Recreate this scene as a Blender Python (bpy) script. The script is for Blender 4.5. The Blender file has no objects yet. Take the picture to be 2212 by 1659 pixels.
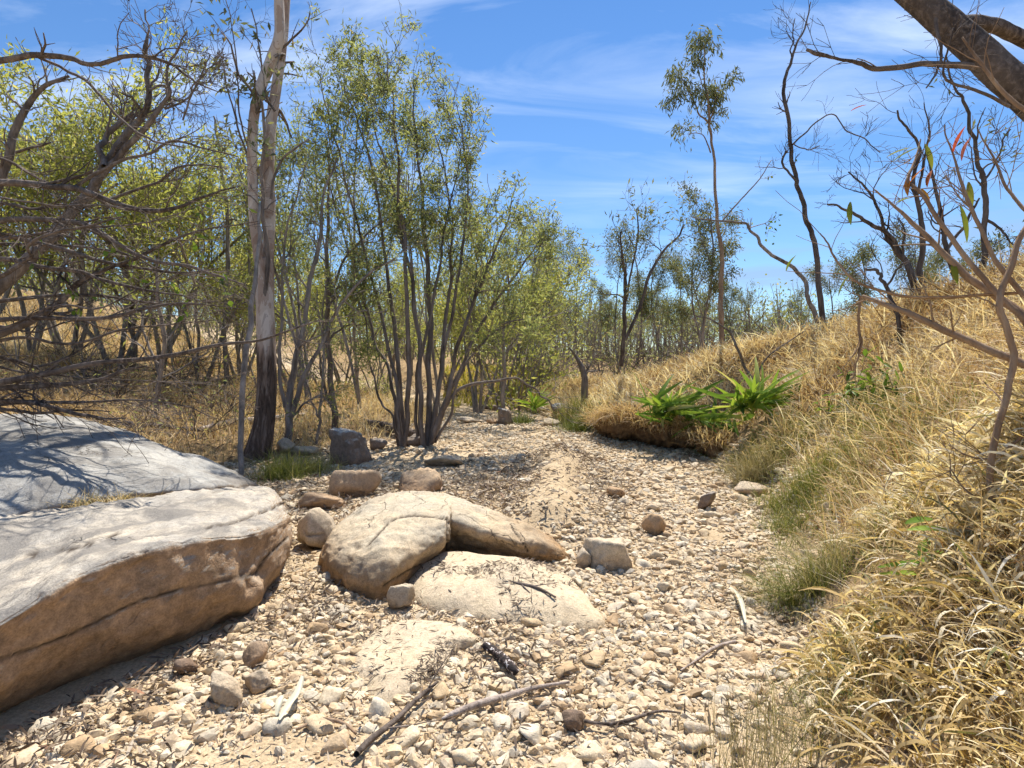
import bpy, math, random
import numpy as np
from mathutils import Vector, Matrix

# ------------------------------------------------------------------ camera, sky, sun, exposure
scene = bpy.context.scene
COL = scene.collection
FV, CU, CV, HV = 1272.0, 1106.0, 829.5, 774.0          # focal length, centre and horizon of a 2212 x 1659 frame
CAMZ = 1.6
PITCH = math.atan((CV - HV) / FV)
cam_d = bpy.data.cameras.new('camera'); cam = bpy.data.objects.new('camera', cam_d); COL.objects.link(cam)
cam_d.sensor_width = 36.0; cam_d.lens = 36.0 * FV / 2212.0
cam_d.clip_start = 0.05; cam_d.clip_end = 3000
cam.location = (0, 0, CAMZ); cam.rotation_euler = (math.pi / 2 - PITCH, 0, 0)
scene.camera = cam

SUN_EL, SUN_AZ = math.radians(60), math.radians(15)    # azimuth from +Y towards +X
sd = bpy.data.lights.new('sun', 'SUN'); sd.energy = 5.0; sd.angle = math.radians(0.53); sd.color = (1.0, 0.94, 0.85)
so = bpy.data.objects.new('sun', sd); COL.objects.link(so)
sv = Vector((math.sin(SUN_AZ) * math.cos(SUN_EL), math.cos(SUN_AZ) * math.cos(SUN_EL), math.sin(SUN_EL)))
so.rotation_euler = sv.to_track_quat('Z', 'Y').to_euler(); so.location = sv * 60

def link(nt, a, b): nt.links.new(a, b)
def node(nt, typ, **kw):
    n = nt.nodes.new(typ)
    for k, v in kw.items():
        if k.startswith('_'): setattr(n, k[1:], v)
        else:
            key = k.replace('__', ' ')
            s = n.inputs[int(key[1:])] if key[0] == 'i' and key[1:].isdigit() else n.inputs[key]
            if isinstance(v, bpy.types.NodeSocket): nt.links.new(v, s)
            else: s.default_value = v
    return n
def ramp(nt, fac, stops, interp='LINEAR'):
    r = nt.nodes.new('ShaderNodeValToRGB'); r.color_ramp.interpolation = interp
    el = r.color_ramp.elements
    while len(el) < len(stops): el.new(0.5)
    for e, (p, c) in zip(el, stops):
        e.position = p; e.color = (c, c, c, 1) if isinstance(c, (int, float)) else (*c, 1)
    nt.links.new(fac, r.inputs[0]); return r.outputs[0]
def mix(nt, fac, a, b, mode='MIX'):
    m = nt.nodes.new('ShaderNodeMix'); m.data_type = 'RGBA'; m.blend_type = mode
    for s, v in ((m.inputs[0], fac), (m.inputs[6], a), (m.inputs[7], b)):
        if isinstance(v, bpy.types.NodeSocket): nt.links.new(v, s)
        elif isinstance(v, (int, float)): s.default_value = v
        else: s.default_value = (*v, 1)
    return m.outputs[2]
def mth(nt, op, a, b=0.0, clamp=False):
    m = nt.nodes.new('ShaderNodeMath'); m.operation = op; m.use_clamp = clamp
    for s, v in zip(m.inputs, (a, b)):
        if isinstance(v, bpy.types.NodeSocket): nt.links.new(v, s)
        else: s.default_value = v
    return m.outputs[0]

world = bpy.data.worlds.new('World'); scene.world = world; world.use_nodes = True
nt = world.node_tree; nt.nodes.clear()
sky = nt.nodes.new('ShaderNodeTexSky'); sky.sky_type = 'NISHITA'; sky.sun_disc = False
sky.sun_elevation = SUN_EL; sky.sun_rotation = SUN_AZ
sky.altitude = 300; sky.air_density = 1.0; sky.dust_density = 0.0; sky.ozone_density = 2.0
hs = node(nt, 'ShaderNodeHueSaturation', Saturation=1.2, Value=1.0, Color=sky.outputs[0])
tc = nt.nodes.new('ShaderNodeTexCoord')
sep = node(nt, 'ShaderNodeSeparateXYZ', Vector=tc.outputs['Generated'])
zc = mth(nt, 'ADD', mth(nt, 'MAXIMUM', sep.outputs[2], 0.0), 0.12)
px = mth(nt, 'DIVIDE', sep.outputs[0], zc); py = mth(nt, 'DIVIDE', sep.outputs[1], zc)
cmb = node(nt, 'ShaderNodeCombineXYZ', X=px, Y=py)
mp = node(nt, 'ShaderNodeMapping', Vector=cmb.outputs[0]); mp.inputs['Rotation'].default_value = (0, 0, math.radians(-34)); mp.inputs['Scale'].default_value = (0.75, 2.3, 1); mp.inputs['Location'].default_value = (1.7, 0.4, 0)
wn = node(nt, 'ShaderNodeTexNoise', Vector=mp.outputs[0], Scale=1.1, Detail=9.0, Roughness=0.58, Distortion=0.7)
mp2 = node(nt, 'ShaderNodeMapping', Vector=cmb.outputs[0]); mp2.inputs['Scale'].default_value = (0.5, 0.6, 1); mp2.inputs['Location'].default_value = (4.1, 2.3, 0)
wn2 = node(nt, 'ShaderNodeTexNoise', Vector=mp2.outputs[0], Scale=1.0, Detail=3.0)
c1 = ramp(nt, wn.outputs[0], [(0.45, 0.0), (0.72, 1.0)])
c2 = ramp(nt, wn2.outputs[0], [(0.30, 0.0), (0.52, 1.0)])
cf = mth(nt, 'MULTIPLY', mth(nt, 'MULTIPLY', mth(nt, 'MULTIPLY', c1, c2), ramp(nt, sep.outputs[2], [(0.16, 0.0), (0.34, 1.0)])), 0.5)
# low grey-blue stratus near the horizon
mp3 = node(nt, 'ShaderNodeMapping', Vector=tc.outputs['Generated']); mp3.inputs['Scale'].default_value = (3, 3, 26)
wn3 = node(nt, 'ShaderNodeTexNoise', Vector=mp3.outputs[0], Scale=1.0, Detail=4.0, Roughness=0.5)
low = mth(nt, 'MULTIPLY', ramp(nt, wn3.outputs[0], [(0.52, 0.0), (0.62, 1.0)]), ramp(nt, sep.outputs[2], [(0.03, 0.0), (0.1, 1.0), (0.16, 1.0), (0.22, 0.0)]))
skyc = mix(nt, 1.0, hs.outputs[0], ramp(nt, sep.outputs[2], [(0.0, (0.60, 0.70, 0.86)), (0.12, (0.72, 0.79, 0.90)), (0.35, (0.86, 0.88, 0.95)), (1.0, (0.86, 0.88, 0.95))]), 'MULTIPLY')
skyc = mix(nt, cf, skyc, (7.6, 8.3, 9.3))
skyc = mix(nt, mth(nt, 'MULTIPLY', low, 0.75), skyc, (2.5, 3.7, 5.8))
bg = node(nt, 'ShaderNodeBackground', Color=skyc, Strength=0.102)
out = nt.nodes.new('ShaderNodeOutputWorld'); link(nt, bg.outputs[0], out.inputs[0])
scene.view_settings.view_transform = 'Standard'; scene.view_settings.look = 'None'
scene.view_settings.exposure = 0.7; scene.view_settings.gamma = 1.0
scene.cycles.max_bounces = 4; scene.cycles.diffuse_bounces = 2; scene.cycles.transmission_bounces = 2; scene.cycles.glossy_bounces = 1
scene.cycles.adaptive_threshold = 0.03

# ------------------------------------------------------------------ helpers
cp, sp = math.cos(PITCH), math.sin(PITCH)
def P(u, v, d):
    a, b = (u - CU) / FV, (CV - v) / FV
    return np.array([a * d, d * (cp + b * sp), CAMZ + d * (-sp + b * cp)])
def proj(p):
    p = np.asarray(p, float); x = p[..., 0]; y = p[..., 1]; z = p[..., 2] - CAMZ
    d = y * cp - z * sp; b = y * sp + z * cp
    return CU + FV * x / d, CV - FV * b / d, d

def _h(ix, iy, iz, seed):
    n = (ix.astype(np.int64) * 374761393 + iy.astype(np.int64) * 668265263 + iz.astype(np.int64) * 1274126177 + seed * 974634157) & 0xffffffff
    n = ((n ^ (n >> 13)) * 1274126177) & 0xffffffff
    n = n ^ (n >> 16)
    return (n & 0xffff) / 65535.0
def vnoise(p, seed=0):
    p = np.asarray(p, float); i = np.floor(p).astype(np.int64); f = p - i; f = f * f * (3 - 2 * f)
    r = 0
    for dx in (0, 1):
        wx = f[..., 0] if dx else 1 - f[..., 0]
        for dy in (0, 1):
            wy = f[..., 1] if dy else 1 - f[..., 1]
            for dz in (0, 1):
                wz = f[..., 2] if dz else 1 - f[..., 2]
                r = r + wx * wy * wz * _h(i[..., 0] + dx, i[..., 1] + dy, i[..., 2] + dz, seed)
    return r * 2 - 1
def fbm(p, oct=4, seed=0):
    p = np.asarray(p, float); a = 1.0; s = 0; t = 0
    for o in range(oct):
        s = s + a * vnoise(p * (2.03 ** o) + 17.3 * o, seed + o); t += a; a *= 0.5
    return s / t
def fbm2(x, y, sc, oct=4, seed=0):
    return fbm(np.stack([np.asarray(x) * sc, np.asarray(y) * sc, np.zeros_like(x)], -1), oct, seed)
def sstep(t): t = np.clip(t, 0, 1); return t * t * (3 - 2 * t)

def make_mesh(name, V, Q=None, T=None, tint=None, smooth=True):
    V = np.asarray(V, np.float32); me = bpy.data.meshes.new(name)
    nq = 0 if Q is None else len(Q); ntr = 0 if T is None else len(T)
    loops = []
    if nq: loops.append(np.asarray(Q, np.int32).ravel())
    if ntr: loops.append(np.asarray(T, np.int32).ravel())
    loops = np.concatenate(loops) if loops else np.zeros(0, np.int32)
    me.vertices.add(len(V)); me.vertices.foreach_set('co', V.ravel())
    me.loops.add(len(loops)); me.loops.foreach_set('vertex_index', loops)
    me.polygons.add(nq + ntr)
    st = np.concatenate([np.arange(nq) * 4, nq * 4 + np.arange(ntr) * 3]).astype(np.int32)
    me.polygons.foreach_set('loop_start', st)
    me.polygons.foreach_set('use_smooth', np.full(nq + ntr, smooth))
    me.update(calc_edges=True)
    if tint is not None:
        a = me.attributes.new('tint', 'FLOAT', 'POINT'); a.data.foreach_set('value', np.asarray(tint, np.float32))
    return me
class MB:
    """collects pieces of one mesh"""
    def __init__(s): s.V = []; s.Q = []; s.T = []; s.t = []; s.n = 0
    def add(s, V, Q=None, T=None, tint=0.5):
        V = np.asarray(V, float)
        if Q is not None and len(Q): s.Q.append(np.asarray(Q) + s.n)
        if T is not None and len(T): s.T.append(np.asarray(T) + s.n)
        s.V.append(V); s.t.append(np.broadcast_to(np.asarray(tint, float), (len(V),))); s.n += len(V)
    def mesh(s, name, smooth=True):
        if not s.V: s.add(np.zeros((3, 3)), T=[[0, 1, 2]])
        return make_mesh(name, np.concatenate(s.V), np.concatenate(s.Q) if s.Q else None, np.concatenate(s.T) if s.T else None, np.concatenate(s.t), smooth)
    def build(s, name, m, parent=None, smooth=True, org=None):
        me = s.mesh(name, smooth); me.materials.append(m)
        return put(name, me, parent)
    def tube(s, pts, rad, sides=6, tint=0.5, rough=0.0, cap=True):
        pts = np.asarray(pts, float); rad = np.asarray(rad, float); n = len(pts)
        tg = np.gradient(pts, axis=0); tg /= np.linalg.norm(tg, axis=1, keepdims=True) + 1e-9
        mean = np.abs(tg.mean(0)); ref = np.zeros(3); ref[int(np.argmin(mean))] = 1
        a = np.cross(tg, ref); a /= np.linalg.norm(a, axis=1, keepdims=True) + 1e-9
        b = np.cross(tg, a)
        ang = np.arange(sides) * 2 * math.pi / sides
        R = rad[:, None] * np.ones(sides)
        if rough > 0:
            q = pts[:, None, :] * 0 + np.stack([np.cos(ang) * 2.1, np.sin(ang) * 2.1, ang * 0], -1)[None]
            q = q + (pts[:, None, :] * np.array([1, 1, 2.2]))
            R = R * (1 + rough * fbm(q * 1.7, 3, 5))
        V = pts[:, None] + R[..., None] * (np.cos(ang)[None, :, None] * a[:, None] + np.sin(ang)[None, :, None] * b[:, None])
        V = V.reshape(-1, 3)
        i = np.arange(n - 1)[:, None] * sides; j = np.arange(sides)[None]; k = (j + 1) % sides
        Q = np.stack([i + j, i + k, i + sides + k, i + sides + j], -1).reshape(-1, 4)
        T = None
        if cap and rad[-1] > 0.004:
            V = np.vstack([V, pts[-1] + tg[-1] * rad[-1] * 0.25]); e = (n - 1) * sides
            T = np.stack([e + np.arange(sides), e + (np.arange(sides) + 1) % sides, np.full(sides, len(V) - 1)], -1)
        s.add(V, Q, T, tint)
def put(name, data, parent=None, loc=None):
    o = bpy.data.objects.new(name, data); COL.objects.link(o)
    if parent is not None: o.parent = parent
    if loc is not None: o.location = loc
    return o
def tag(o, label=None, cat=None, group=None, kind=None):
    if label: o['label'] = label
    if cat: o['category'] = cat
    if group: o['group'] = group
    if kind: o['kind'] = kind
    return o
def empty(name, label, cat, group=None, loc=(0, 0, 0)):
    return tag(put(name, None, None, loc), label, cat, group)
ORD = ['closest', 'second', 'third', 'fourth', 'fifth', 'sixth', 'seventh', 'eighth', 'ninth', 'tenth', 'eleventh', 'twelfth', 'thirteenth', 'fourteenth', 'fifteenth', 'sixteenth', 'seventeenth', 'eighteenth', 'nineteenth']
TENS = {2: 'twent', 3: 'thirt', 4: 'fort', 5: 'fift', 6: 'sixt', 7: 'sevent'}
def ordinal(n):
    if n == 1: return 'first'
    if n < 20: return ORD[n - 1]
    t, r = divmod(n, 10)
    return TENS[t] + ('ieth' if r == 0 else 'y-' + ordinal(r))
def catmull(pts, n):
    """n samples per span through the rows of pts"""
    pts = np.asarray(pts, float); p = np.concatenate([[2 * pts[0] - pts[1]], pts, [2 * pts[-1] - pts[-2]]])
    t = np.linspace(0, 1, n, endpoint=False)[:, None]; out = []
    for i in range(1, len(p) - 2):
        a, b, c, d = p[i - 1], p[i], p[i + 1], p[i + 2]
        sh = (n,) + (1,) * (pts.ndim - 1); tt = t.reshape(sh)
        out.append(0.5 * (2 * b + (c - a) * tt + (2 * a - 5 * b + 4 * c - d) * tt ** 2 + (3 * b - a - 3 * c + d) * tt ** 3))
    out.append(pts[-1:]); return np.concatenate(out)

# ------------------------------------------------------------------ terrain
YR = [-8, 0, 2.4, 3.7, 5.0, 5.7, 7.0, 8.3, 9.4, 10.3, 10.8, 11.3, 11.9, 13, 14.7, 17, 20, 24, 30, 60]
XR = [0.6, 0.95, 1.2, 1.8, 2.45, 2.7, 3.05, 3.0, 3.2, 3.3, 2.95, 2.5, 2.0, 1.5, 1.05, 0.6, -0.8, -4, -9, -30]
YC = [-8, 0, 3, 7, 10, 12, 14, 16, 20, 30, 60]
HC = [2.5, 2.6, 2.7, 2.72, 2.3, 1.85, 1.35, 0.85, 0.7, 0.8, 0.8]
DC = [3.3, 3.3, 3.3, 3.2, 2.9, 2.9, 2.7, 2.4, 2.4, 3, 3]
YL = [-8, 0, 5, 8, 9.5, 11.5, 13, 15, 17, 20, 24, 30, 60]
XL = [-5, -4.6, -4.4, -3.9, -3.2, -2.3, -1.7, -1.5, -1.6, -3.5, -7, -13, -40]
def bank_t(x, y):
    return (x - np.interp(y, YR, XR)) / np.interp(y, YC, DC)
def left_t(x, y): return np.interp(y, YL, XL) - x
RIDGE = np.array([[0.74, 8.9], [0.62, 7.6], [0.44, 6.4], [0.34, 5.6]])
def ridge_d(x, y):
    d = np.full(np.shape(x), 9.0); tt = np.zeros(np.shape(x))
    for i in range(len(RIDGE) - 1):
        a, b = RIDGE[i], RIDGE[i + 1]; ab = b - a
        t = np.clip(((x - a[0]) * ab[0] + (y - a[1]) * ab[1]) / (ab @ ab), 0, 1)
        q = np.hypot(x - a[0] - t * ab[0], y - a[1] - t * ab[1])
        d = np.minimum(d, q)
    return d
def height(x, y, fine=True):
    x = np.asarray(x, float); y = np.asarray(y, float)
    t = bank_t(x, y); hc = np.interp(y, YC, HC); dc = np.interp(y, YC, DC)
    tc_ = np.clip(t, 0, 1)
    prof = 1 - (1 - tc_) ** 1.25
    step = np.interp(y, [9.6, 10.4, 11.8, 12.6], [0, 0.5, 0.5, 0]) * sstep((t - 0.03) * 9)
    z = hc * prof; z = np.maximum(z, step * (t > 0))
    z = z - 0.06 * np.clip((t - 1) * dc, 0, 12)
    l = left_t(x, y)
    z = z + 0.28 * sstep(l / 1.6) + 0.05 * np.clip(l - 2, 0, 8)
    z = z + np.where(y > -5, 0.19 * np.clip(-x - 7 - 0.12 * np.clip(y - 12, 0, 60), 0, 26), 0)
    z = z + 0.045 * np.clip(y - 17, 0, 36) + 0.004 * np.clip(y - 53, 0, 400)
    rd = ridge_d(x, y); z = z + 0.24 * np.exp(-(rd / 0.40) ** 2)
    far = np.clip(np.maximum(np.abs(x), y) / 25, 0.6, 4)
    z = z + 0.05 * far * fbm2(x, y, 0.55, 3, 3) * np.where((t > 0) | (l > 0), 1.6, 0.8)
    if fine: z = z + 0.014 * fbm2(x, y, 4.0, 3, 8)
    return z
def G(x, y): return float(height(np.array([x]), np.array([y]))[0])
_D = np.concatenate([np.linspace(1.2, 20, 900), np.linspace(20.05, 140, 900)])
def ground_at(u, v):
    """first point of the ground that pixel (u, v) sees, and its depth"""
    p = np.stack([P(u, v, d) for d in (1.0,)])[0]; dirv = (P(u, v, 2.0) - p)
    pts = p[None] + dirv[None] * (_D[:, None] - 1.0)
    below = pts[:, 2] < height(pts[:, 0], pts[:, 1])
    i = int(np.argmax(below)) if below.any() else len(_D) - 1
    return pts[i], float(_D[i])

def axis(lo, hi, fine_lo, fine_hi, step, grow=1.13):
    a = list(np.arange(fine_lo, fine_hi + 1e-6, step)); s = step
    while a[-1] < hi: s *= grow; a.append(a[-1] + s)
    s = step
    while a[0] > lo: s *= grow; a.insert(0, a[0] - s)
    return np.array(a)
gx = axis(-260, 260, -5, 6, 0.08); gy = axis(-40, 900, 1.6, 15, 0.08, 1.1)
GX, GY = np.meshgrid(gx, gy); GZ = height(GX, GY)
nx, ny = len(gx), len(gy)
I = (np.arange(ny - 1)[:, None] * nx + np.arange(nx - 1)[None]); Q = np.stack([I, I + 1, I + nx + 1, I + nx], -1).reshape(-1, 4)
tt = bank_t(GX, GY); ll = left_t(GX, GY)
soil = np.clip(np.maximum(sstep((tt + 0.03) * 12), sstep((ll + 0.2) / 0.9)) + 0.0, 0, 1)      # 0 sand and gravel bed, 1 soil under dry grass
nz = fbm2(GX, GY, 0.8, 3, 21)
soil = np.clip(soil + 0.25 * nz * (soil > 0.02), 0, 1)

def new_mat(name):
    m = bpy.data.materials.new(name); m.use_nodes = True; t = m.node_tree; t.nodes.clear()
    o = t.nodes.new('ShaderNodeOutputMaterial'); return m, t, o
def finish(t, o, col, rough=0.85, bump=None, dist=0.02, strength=0.6, spec=0.25):
    b = node(t, 'ShaderNodeBsdfPrincipled', Roughness=rough); b.inputs['Specular IOR Level'].default_value = spec
    t.links.new(col, b.inputs['Base Color'])
    if bump is not None:
        bn = node(t, 'ShaderNodeBump', Height=bump, Strength=strength, Distance=dist); t.links.new(bn.outputs[0], b.inputs['Normal'])
    t.links.new(b.outputs[0], o.inputs[0]); return b
def noise_tex(t, vec, scale, detail=5.0, rough=0.55, dist=0.0):
    return node(t, 'ShaderNodeTexNoise', Vector=vec, Scale=scale, Detail=detail, Roughness=rough, Distortion=dist).outputs[0]
def pos(t): return t.nodes.new('ShaderNodeNewGeometry').outputs['Position']
def attr(t, name): a = t.nodes.new('ShaderNodeAttribute'); a.attribute_name = name; return a.outputs['Fac']

m, t, o = new_mat('ground_soil'); p = pos(t)
sand = ramp(t, noise_tex(t, p, 2.2, 6, 0.65), [(0.3, (0.39, 0.29, 0.175)), (0.5, (0.53, 0.405, 0.255)), (0.72, (0.63, 0.51, 0.345))])
grain = ramp(t, noise_tex(t, p, 60, 3, 0.7), [(0.3, 0.62), (0.7, 1.12)])
sand = mix(t, 1.0, sand, grain, 'MULTIPLY')
dirt = ramp(t, noise_tex(t, p, 3.0, 7, 0.7), [(0.3, (0.15, 0.095, 0.05)), (0.5, (0.29, 0.195, 0.095)), (0.7, (0.44, 0.31, 0.15))])
col = mix(t, attr(t, 'tint'), sand, dirt)
finish(t, o, col, 0.95, noise_tex(t, p, 35, 3, 0.7), 0.02, 0.7, 0.1); MAT_GROUND = m
me = make_mesh('ground', np.stack([GX, GY, GZ], -1).reshape(-1, 3), Q, None, soil.ravel()); me.materials.append(MAT_GROUND)
tag(put('ground', me), 'dry sandy creek bed between grassy banks', kind='structure')

# ------------------------------------------------------------------ materials
def bark_mat(name, dark, mid, light, scale=9.0, stretch=0.22, bump=1.0):
    m, t, o = new_mat(name); p = pos(t)
    mpn = node(t, 'ShaderNodeMapping', Vector=p); mpn.inputs['Scale'].default_value = (1, 1, stretch)
    n1 = noise_tex(t, mpn.outputs[0], scale, 7, 0.68, 0.4); n2 = noise_tex(t, p, 1.6, 3)
    c = ramp(t, n1, [(0.32, dark), (0.5, mid), (0.68, light)])
    c = mix(t, ramp(t, n2, [(0.4, 0.0), (0.65, 0.45)]), c, light)
    c = mix(t, mth(t, 'MULTIPLY', attr(t, 'tint'), 0.0), c, mid)
    finish(t, o, c, 0.9, n1, 0.02, bump, 0.15); return m
MAT_BARK_DARK = bark_mat('bark_dark', (0.045, 0.036, 0.03), (0.135, 0.108, 0.09), (0.28, 0.235, 0.20))
MAT_BARK_GREY = bark_mat('bark_grey', (0.08, 0.065, 0.053), (0.21, 0.175, 0.145), (0.40, 0.345, 0.295))
MAT_BARK_DEAD = bark_mat('bark_dead_wood', (0.035, 0.026, 0.021), (0.10, 0.077, 0.063), (0.27, 0.22, 0.185), 16)
MAT_BARK_TAN = bark_mat('bark_tan', (0.14, 0.085, 0.05), (0.27, 0.175, 0.11), (0.42, 0.31, 0.21), 12)
MAT_BARK_BLACK = bark_mat('bark_charred', (0.03, 0.025, 0.022), (0.085, 0.068, 0.058), (0.20, 0.165, 0.14), 12)
MAT_BARK_FISSURED = bark_mat('bark_fissured', (0.018, 0.014, 0.012), (0.075, 0.058, 0.048), (0.24, 0.195, 0.165), 24, 0.8, 1.0)
MAT_STICK = bark_mat('bleached_stick', (0.20, 0.155, 0.125), (0.36, 0.29, 0.24), (0.55, 0.48, 0.42), 18)
# smooth gum bark: pale with grey and tan patches, rough and dark at the base
m, t, o = new_mat('bark_gum'); p = pos(t)
mpn = node(t, 'ShaderNodeMapping', Vector=p); mpn.inputs['Scale'].default_value = (1, 1, 0.35)
patch = noise_tex(t, mpn.outputs[0], 3.4, 4, 0.6, 0.8)
smooth = ramp(t, patch, [(0.34, (0.28, 0.175, 0.12)), (0.42, (0.38, 0.28, 0.215)), (0.49, (0.54, 0.45, 0.375)), (0.58, (0.64, 0.56, 0.485)), (0.66, (0.40, 0.345, 0.305)), (0.74, (0.52, 0.43, 0.36))], 'CONSTANT')
smooth = mix(t, 0.22, smooth, ramp(t, noise_tex(t, p, 7, 4), [(0.3, (0.34, 0.27, 0.22)), (0.7, (0.60, 0.53, 0.46))]))
mpr = node(t, 'ShaderNodeMapping', Vector=p); mpr.inputs['Scale'].default_value = (1, 1, 0.18)
rn = noise_tex(t, mpr.outputs[0], 13, 7, 0.7, 0.5)
rough = ramp(t, rn, [(0.35, (0.035, 0.025, 0.02)), (0.52, (0.12, 0.085, 0.065)), (0.7, (0.30, 0.24, 0.20))])
zz = node(t, 'ShaderNodeSeparateXYZ', Vector=p).outputs[2]
rz = mth(t, 'ADD', zz, mth(t, 'MULTIPLY', mth(t, 'SUBTRACT', noise_tex(t, mpr.outputs[0], 6, 4), 0.5), 3.0))
isr = ramp(t, mth(t, 'DIVIDE', rz, 4.0), [(0.36, 0.0), (0.47, 1.0)])
finish(t, o, mix(t, isr, rough, smooth), 0.8, mth(t, 'MULTIPLY', rn, mth(t, 'SUBTRACT', 1.15, isr)), 0.03, 0.9, 0.2); MAT_BARK_GUM = m

def leaf_mat(name, stops, trans=0.45, rough=0.55):
    m, t, o = new_mat(name)
    c = ramp(t, attr(t, 'tint'), stops)
    d = node(t, 'ShaderNodeBsdfPrincipled', Roughness=rough); d.inputs['Specular IOR Level'].default_value = 0.12; t.links.new(c, d.inputs['Base Color'])
    tr = node(t, 'ShaderNodeBsdfTranslucent'); t.links.new(mix(t, 1.0, c, (1.25, 1.2, 0.75), 'MULTIPLY'), tr.inputs[0])
    ms = node(t, 'ShaderNodeMixShader', Fac=trans); t.links.new(d.outputs[0], ms.inputs[1]); t.links.new(tr.outputs[0], ms.inputs[2])
    t.links.new(ms.outputs[0], o.inputs[0]); return m
MAT_LEAF_OLIVE = leaf_mat('leaf_olive', [(0.0, (0.15, 0.175, 0.075)), (0.5, (0.26, 0.295, 0.125)), (0.85, (0.38, 0.41, 0.175)), (1.0, (0.46, 0.39, 0.21))], 0.5)
MAT_LEAF_LIME = leaf_mat('leaf_lime', [(0.0, (0.20, 0.225, 0.065)), (0.5, (0.33, 0.355, 0.11)), (0.85, (0.46, 0.46, 0.16)), (1.0, (0.52, 0.46, 0.20))], 0.58)
MAT_LEAF_GUM = leaf_mat('leaf_gum', [(0.0, (0.10, 0.115, 0.06)), (0.5, (0.20, 0.22, 0.115)), (0.9, (0.32, 0.325, 0.17)), (1.0, (0.32, 0.24, 0.12))], 0.35, 0.7)
MAT_LEAF_GREEN = leaf_mat('leaf_green', [(0.0, (0.05, 0.095, 0.02)), (0.5, (0.12, 0.20, 0.03)), (1.0, (0.26, 0.32, 0.06))], 0.4, 0.4)
MAT_LEAF_STRAP = leaf_mat('leaf_strap', [(0.0, (0.06, 0.12, 0.03)), (0.45, (0.15, 0.25, 0.04)), (0.8, (0.31, 0.42, 0.06)), (1.0, (0.50, 0.46, 0.20))], 0.4, 0.35)
MAT_LEAF_WILLOW = leaf_mat('leaf_long', [(0.0, (0.09, 0.13, 0.035)), (0.5, (0.22, 0.26, 0.05)), (0.72, (0.32, 0.30, 0.06)), (0.8, (0.38, 0.16, 0.04)), (1.0, (0.33, 0.06, 0.05))], 0.45, 0.8)
MAT_GRASS_DRY = leaf_mat('grass_dry', [(0.0, (0.22, 0.12, 0.055)), (0.22, (0.38, 0.26, 0.14)), (0.45, (0.56, 0.425, 0.25)), (0.7, (0.69, 0.57, 0.38)), (0.88, (0.79, 0.70, 0.53)), (1.0, (0.86, 0.80, 0.66))], 0.35, 0.6)
MAT_GRASS_GOLD = leaf_mat('grass_gold', [(0.0, (0.17, 0.17, 0.07)), (0.15, (0.30, 0.215, 0.10)), (0.38, (0.52, 0.38, 0.17)), (0.6, (0.70, 0.55, 0.30)), (0.8, (0.80, 0.70, 0.48)), (1.0, (0.87, 0.82, 0.70))], 0.35, 0.5)
MAT_GRASS_GREEN = leaf_mat('grass_green', [(0.0, (0.10, 0.13, 0.03)), (0.4, (0.20, 0.22, 0.06)), (0.7, (0.36, 0.33, 0.13)), (1.0, (0.55, 0.46, 0.26))], 0.3, 0.6)
MAT_GRASS_GREY = leaf_mat('grass_grey', [(0.0, (0.17, 0.15, 0.07)), (0.5, (0.34, 0.29, 0.17)), (1.0, (0.55, 0.48, 0.33))], 0.25, 0.6)
MAT_LITTER = leaf_mat('leaf_litter', [(0.0, (0.06, 0.042, 0.032)), (0.4, (0.14, 0.10, 0.072)), (0.75, (0.29, 0.22, 0.155)), (0.95, (0.52, 0.44, 0.34)), (1.0, (0.40, 0.17, 0.08))], 0.12, 0.7)

def stone_mat(name, use_tint, bumpy):
    m, t, o = new_mat(name)
    tcn = t.nodes.new('ShaderNodeTexCoord'); p = pos(t)
    if use_tint: f = attr(t, 'tint')
    else: f = t.nodes.new('ShaderNodeObjectInfo').outputs['Random']
    base = ramp(t, f, [(0.0, (0.36, 0.28, 0.19)), (0.08, (0.47, 0.335, 0.205)), (0.22, (0.58, 0.45, 0.29)), (0.36, (0.66, 0.545, 0.385)), (0.5, (0.56, 0.505, 0.415)), (0.62, (0.70, 0.60, 0.45)), (0.76, (0.61, 0.47, 0.315)), (0.88, (0.72, 0.645, 0.52)), (1.0, (0.47, 0.43, 0.37))])
    n1 = noise_tex(t, p, 14, 5, 0.65); n2 = noise_tex(t, p, 120, 3, 0.6)
    c = mix(t, 1.0, base, ramp(t, n1, [(0.28, (0.58, 0.54, 0.48)), (0.5, (0.92, 0.89, 0.83)), (0.72, (1.12, 1.09, 1.0))]), 'MULTIPLY')
    c = mix(t, 1.0, c, ramp(t, n2, [(0.3, 0.78), (0.7, 1.12)]), 'MULTIPLY')
    c = mix(t, ramp(t, noise_tex(t, p, 6, 4, 0.6), [(0.56, 0.0), (0.72, 0.5)]), c, (0.34, 0.19, 0.085))
    finish(t, o, c, 0.82, noise_tex(t, p, 45, 4, 0.7) if bumpy else None, 0.012, 0.55, 0.25); return m
MAT_GRAVEL = stone_mat('gravel_stone', True, False); MAT_COBBLE = stone_mat('cobble_stone', True, True)

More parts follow.
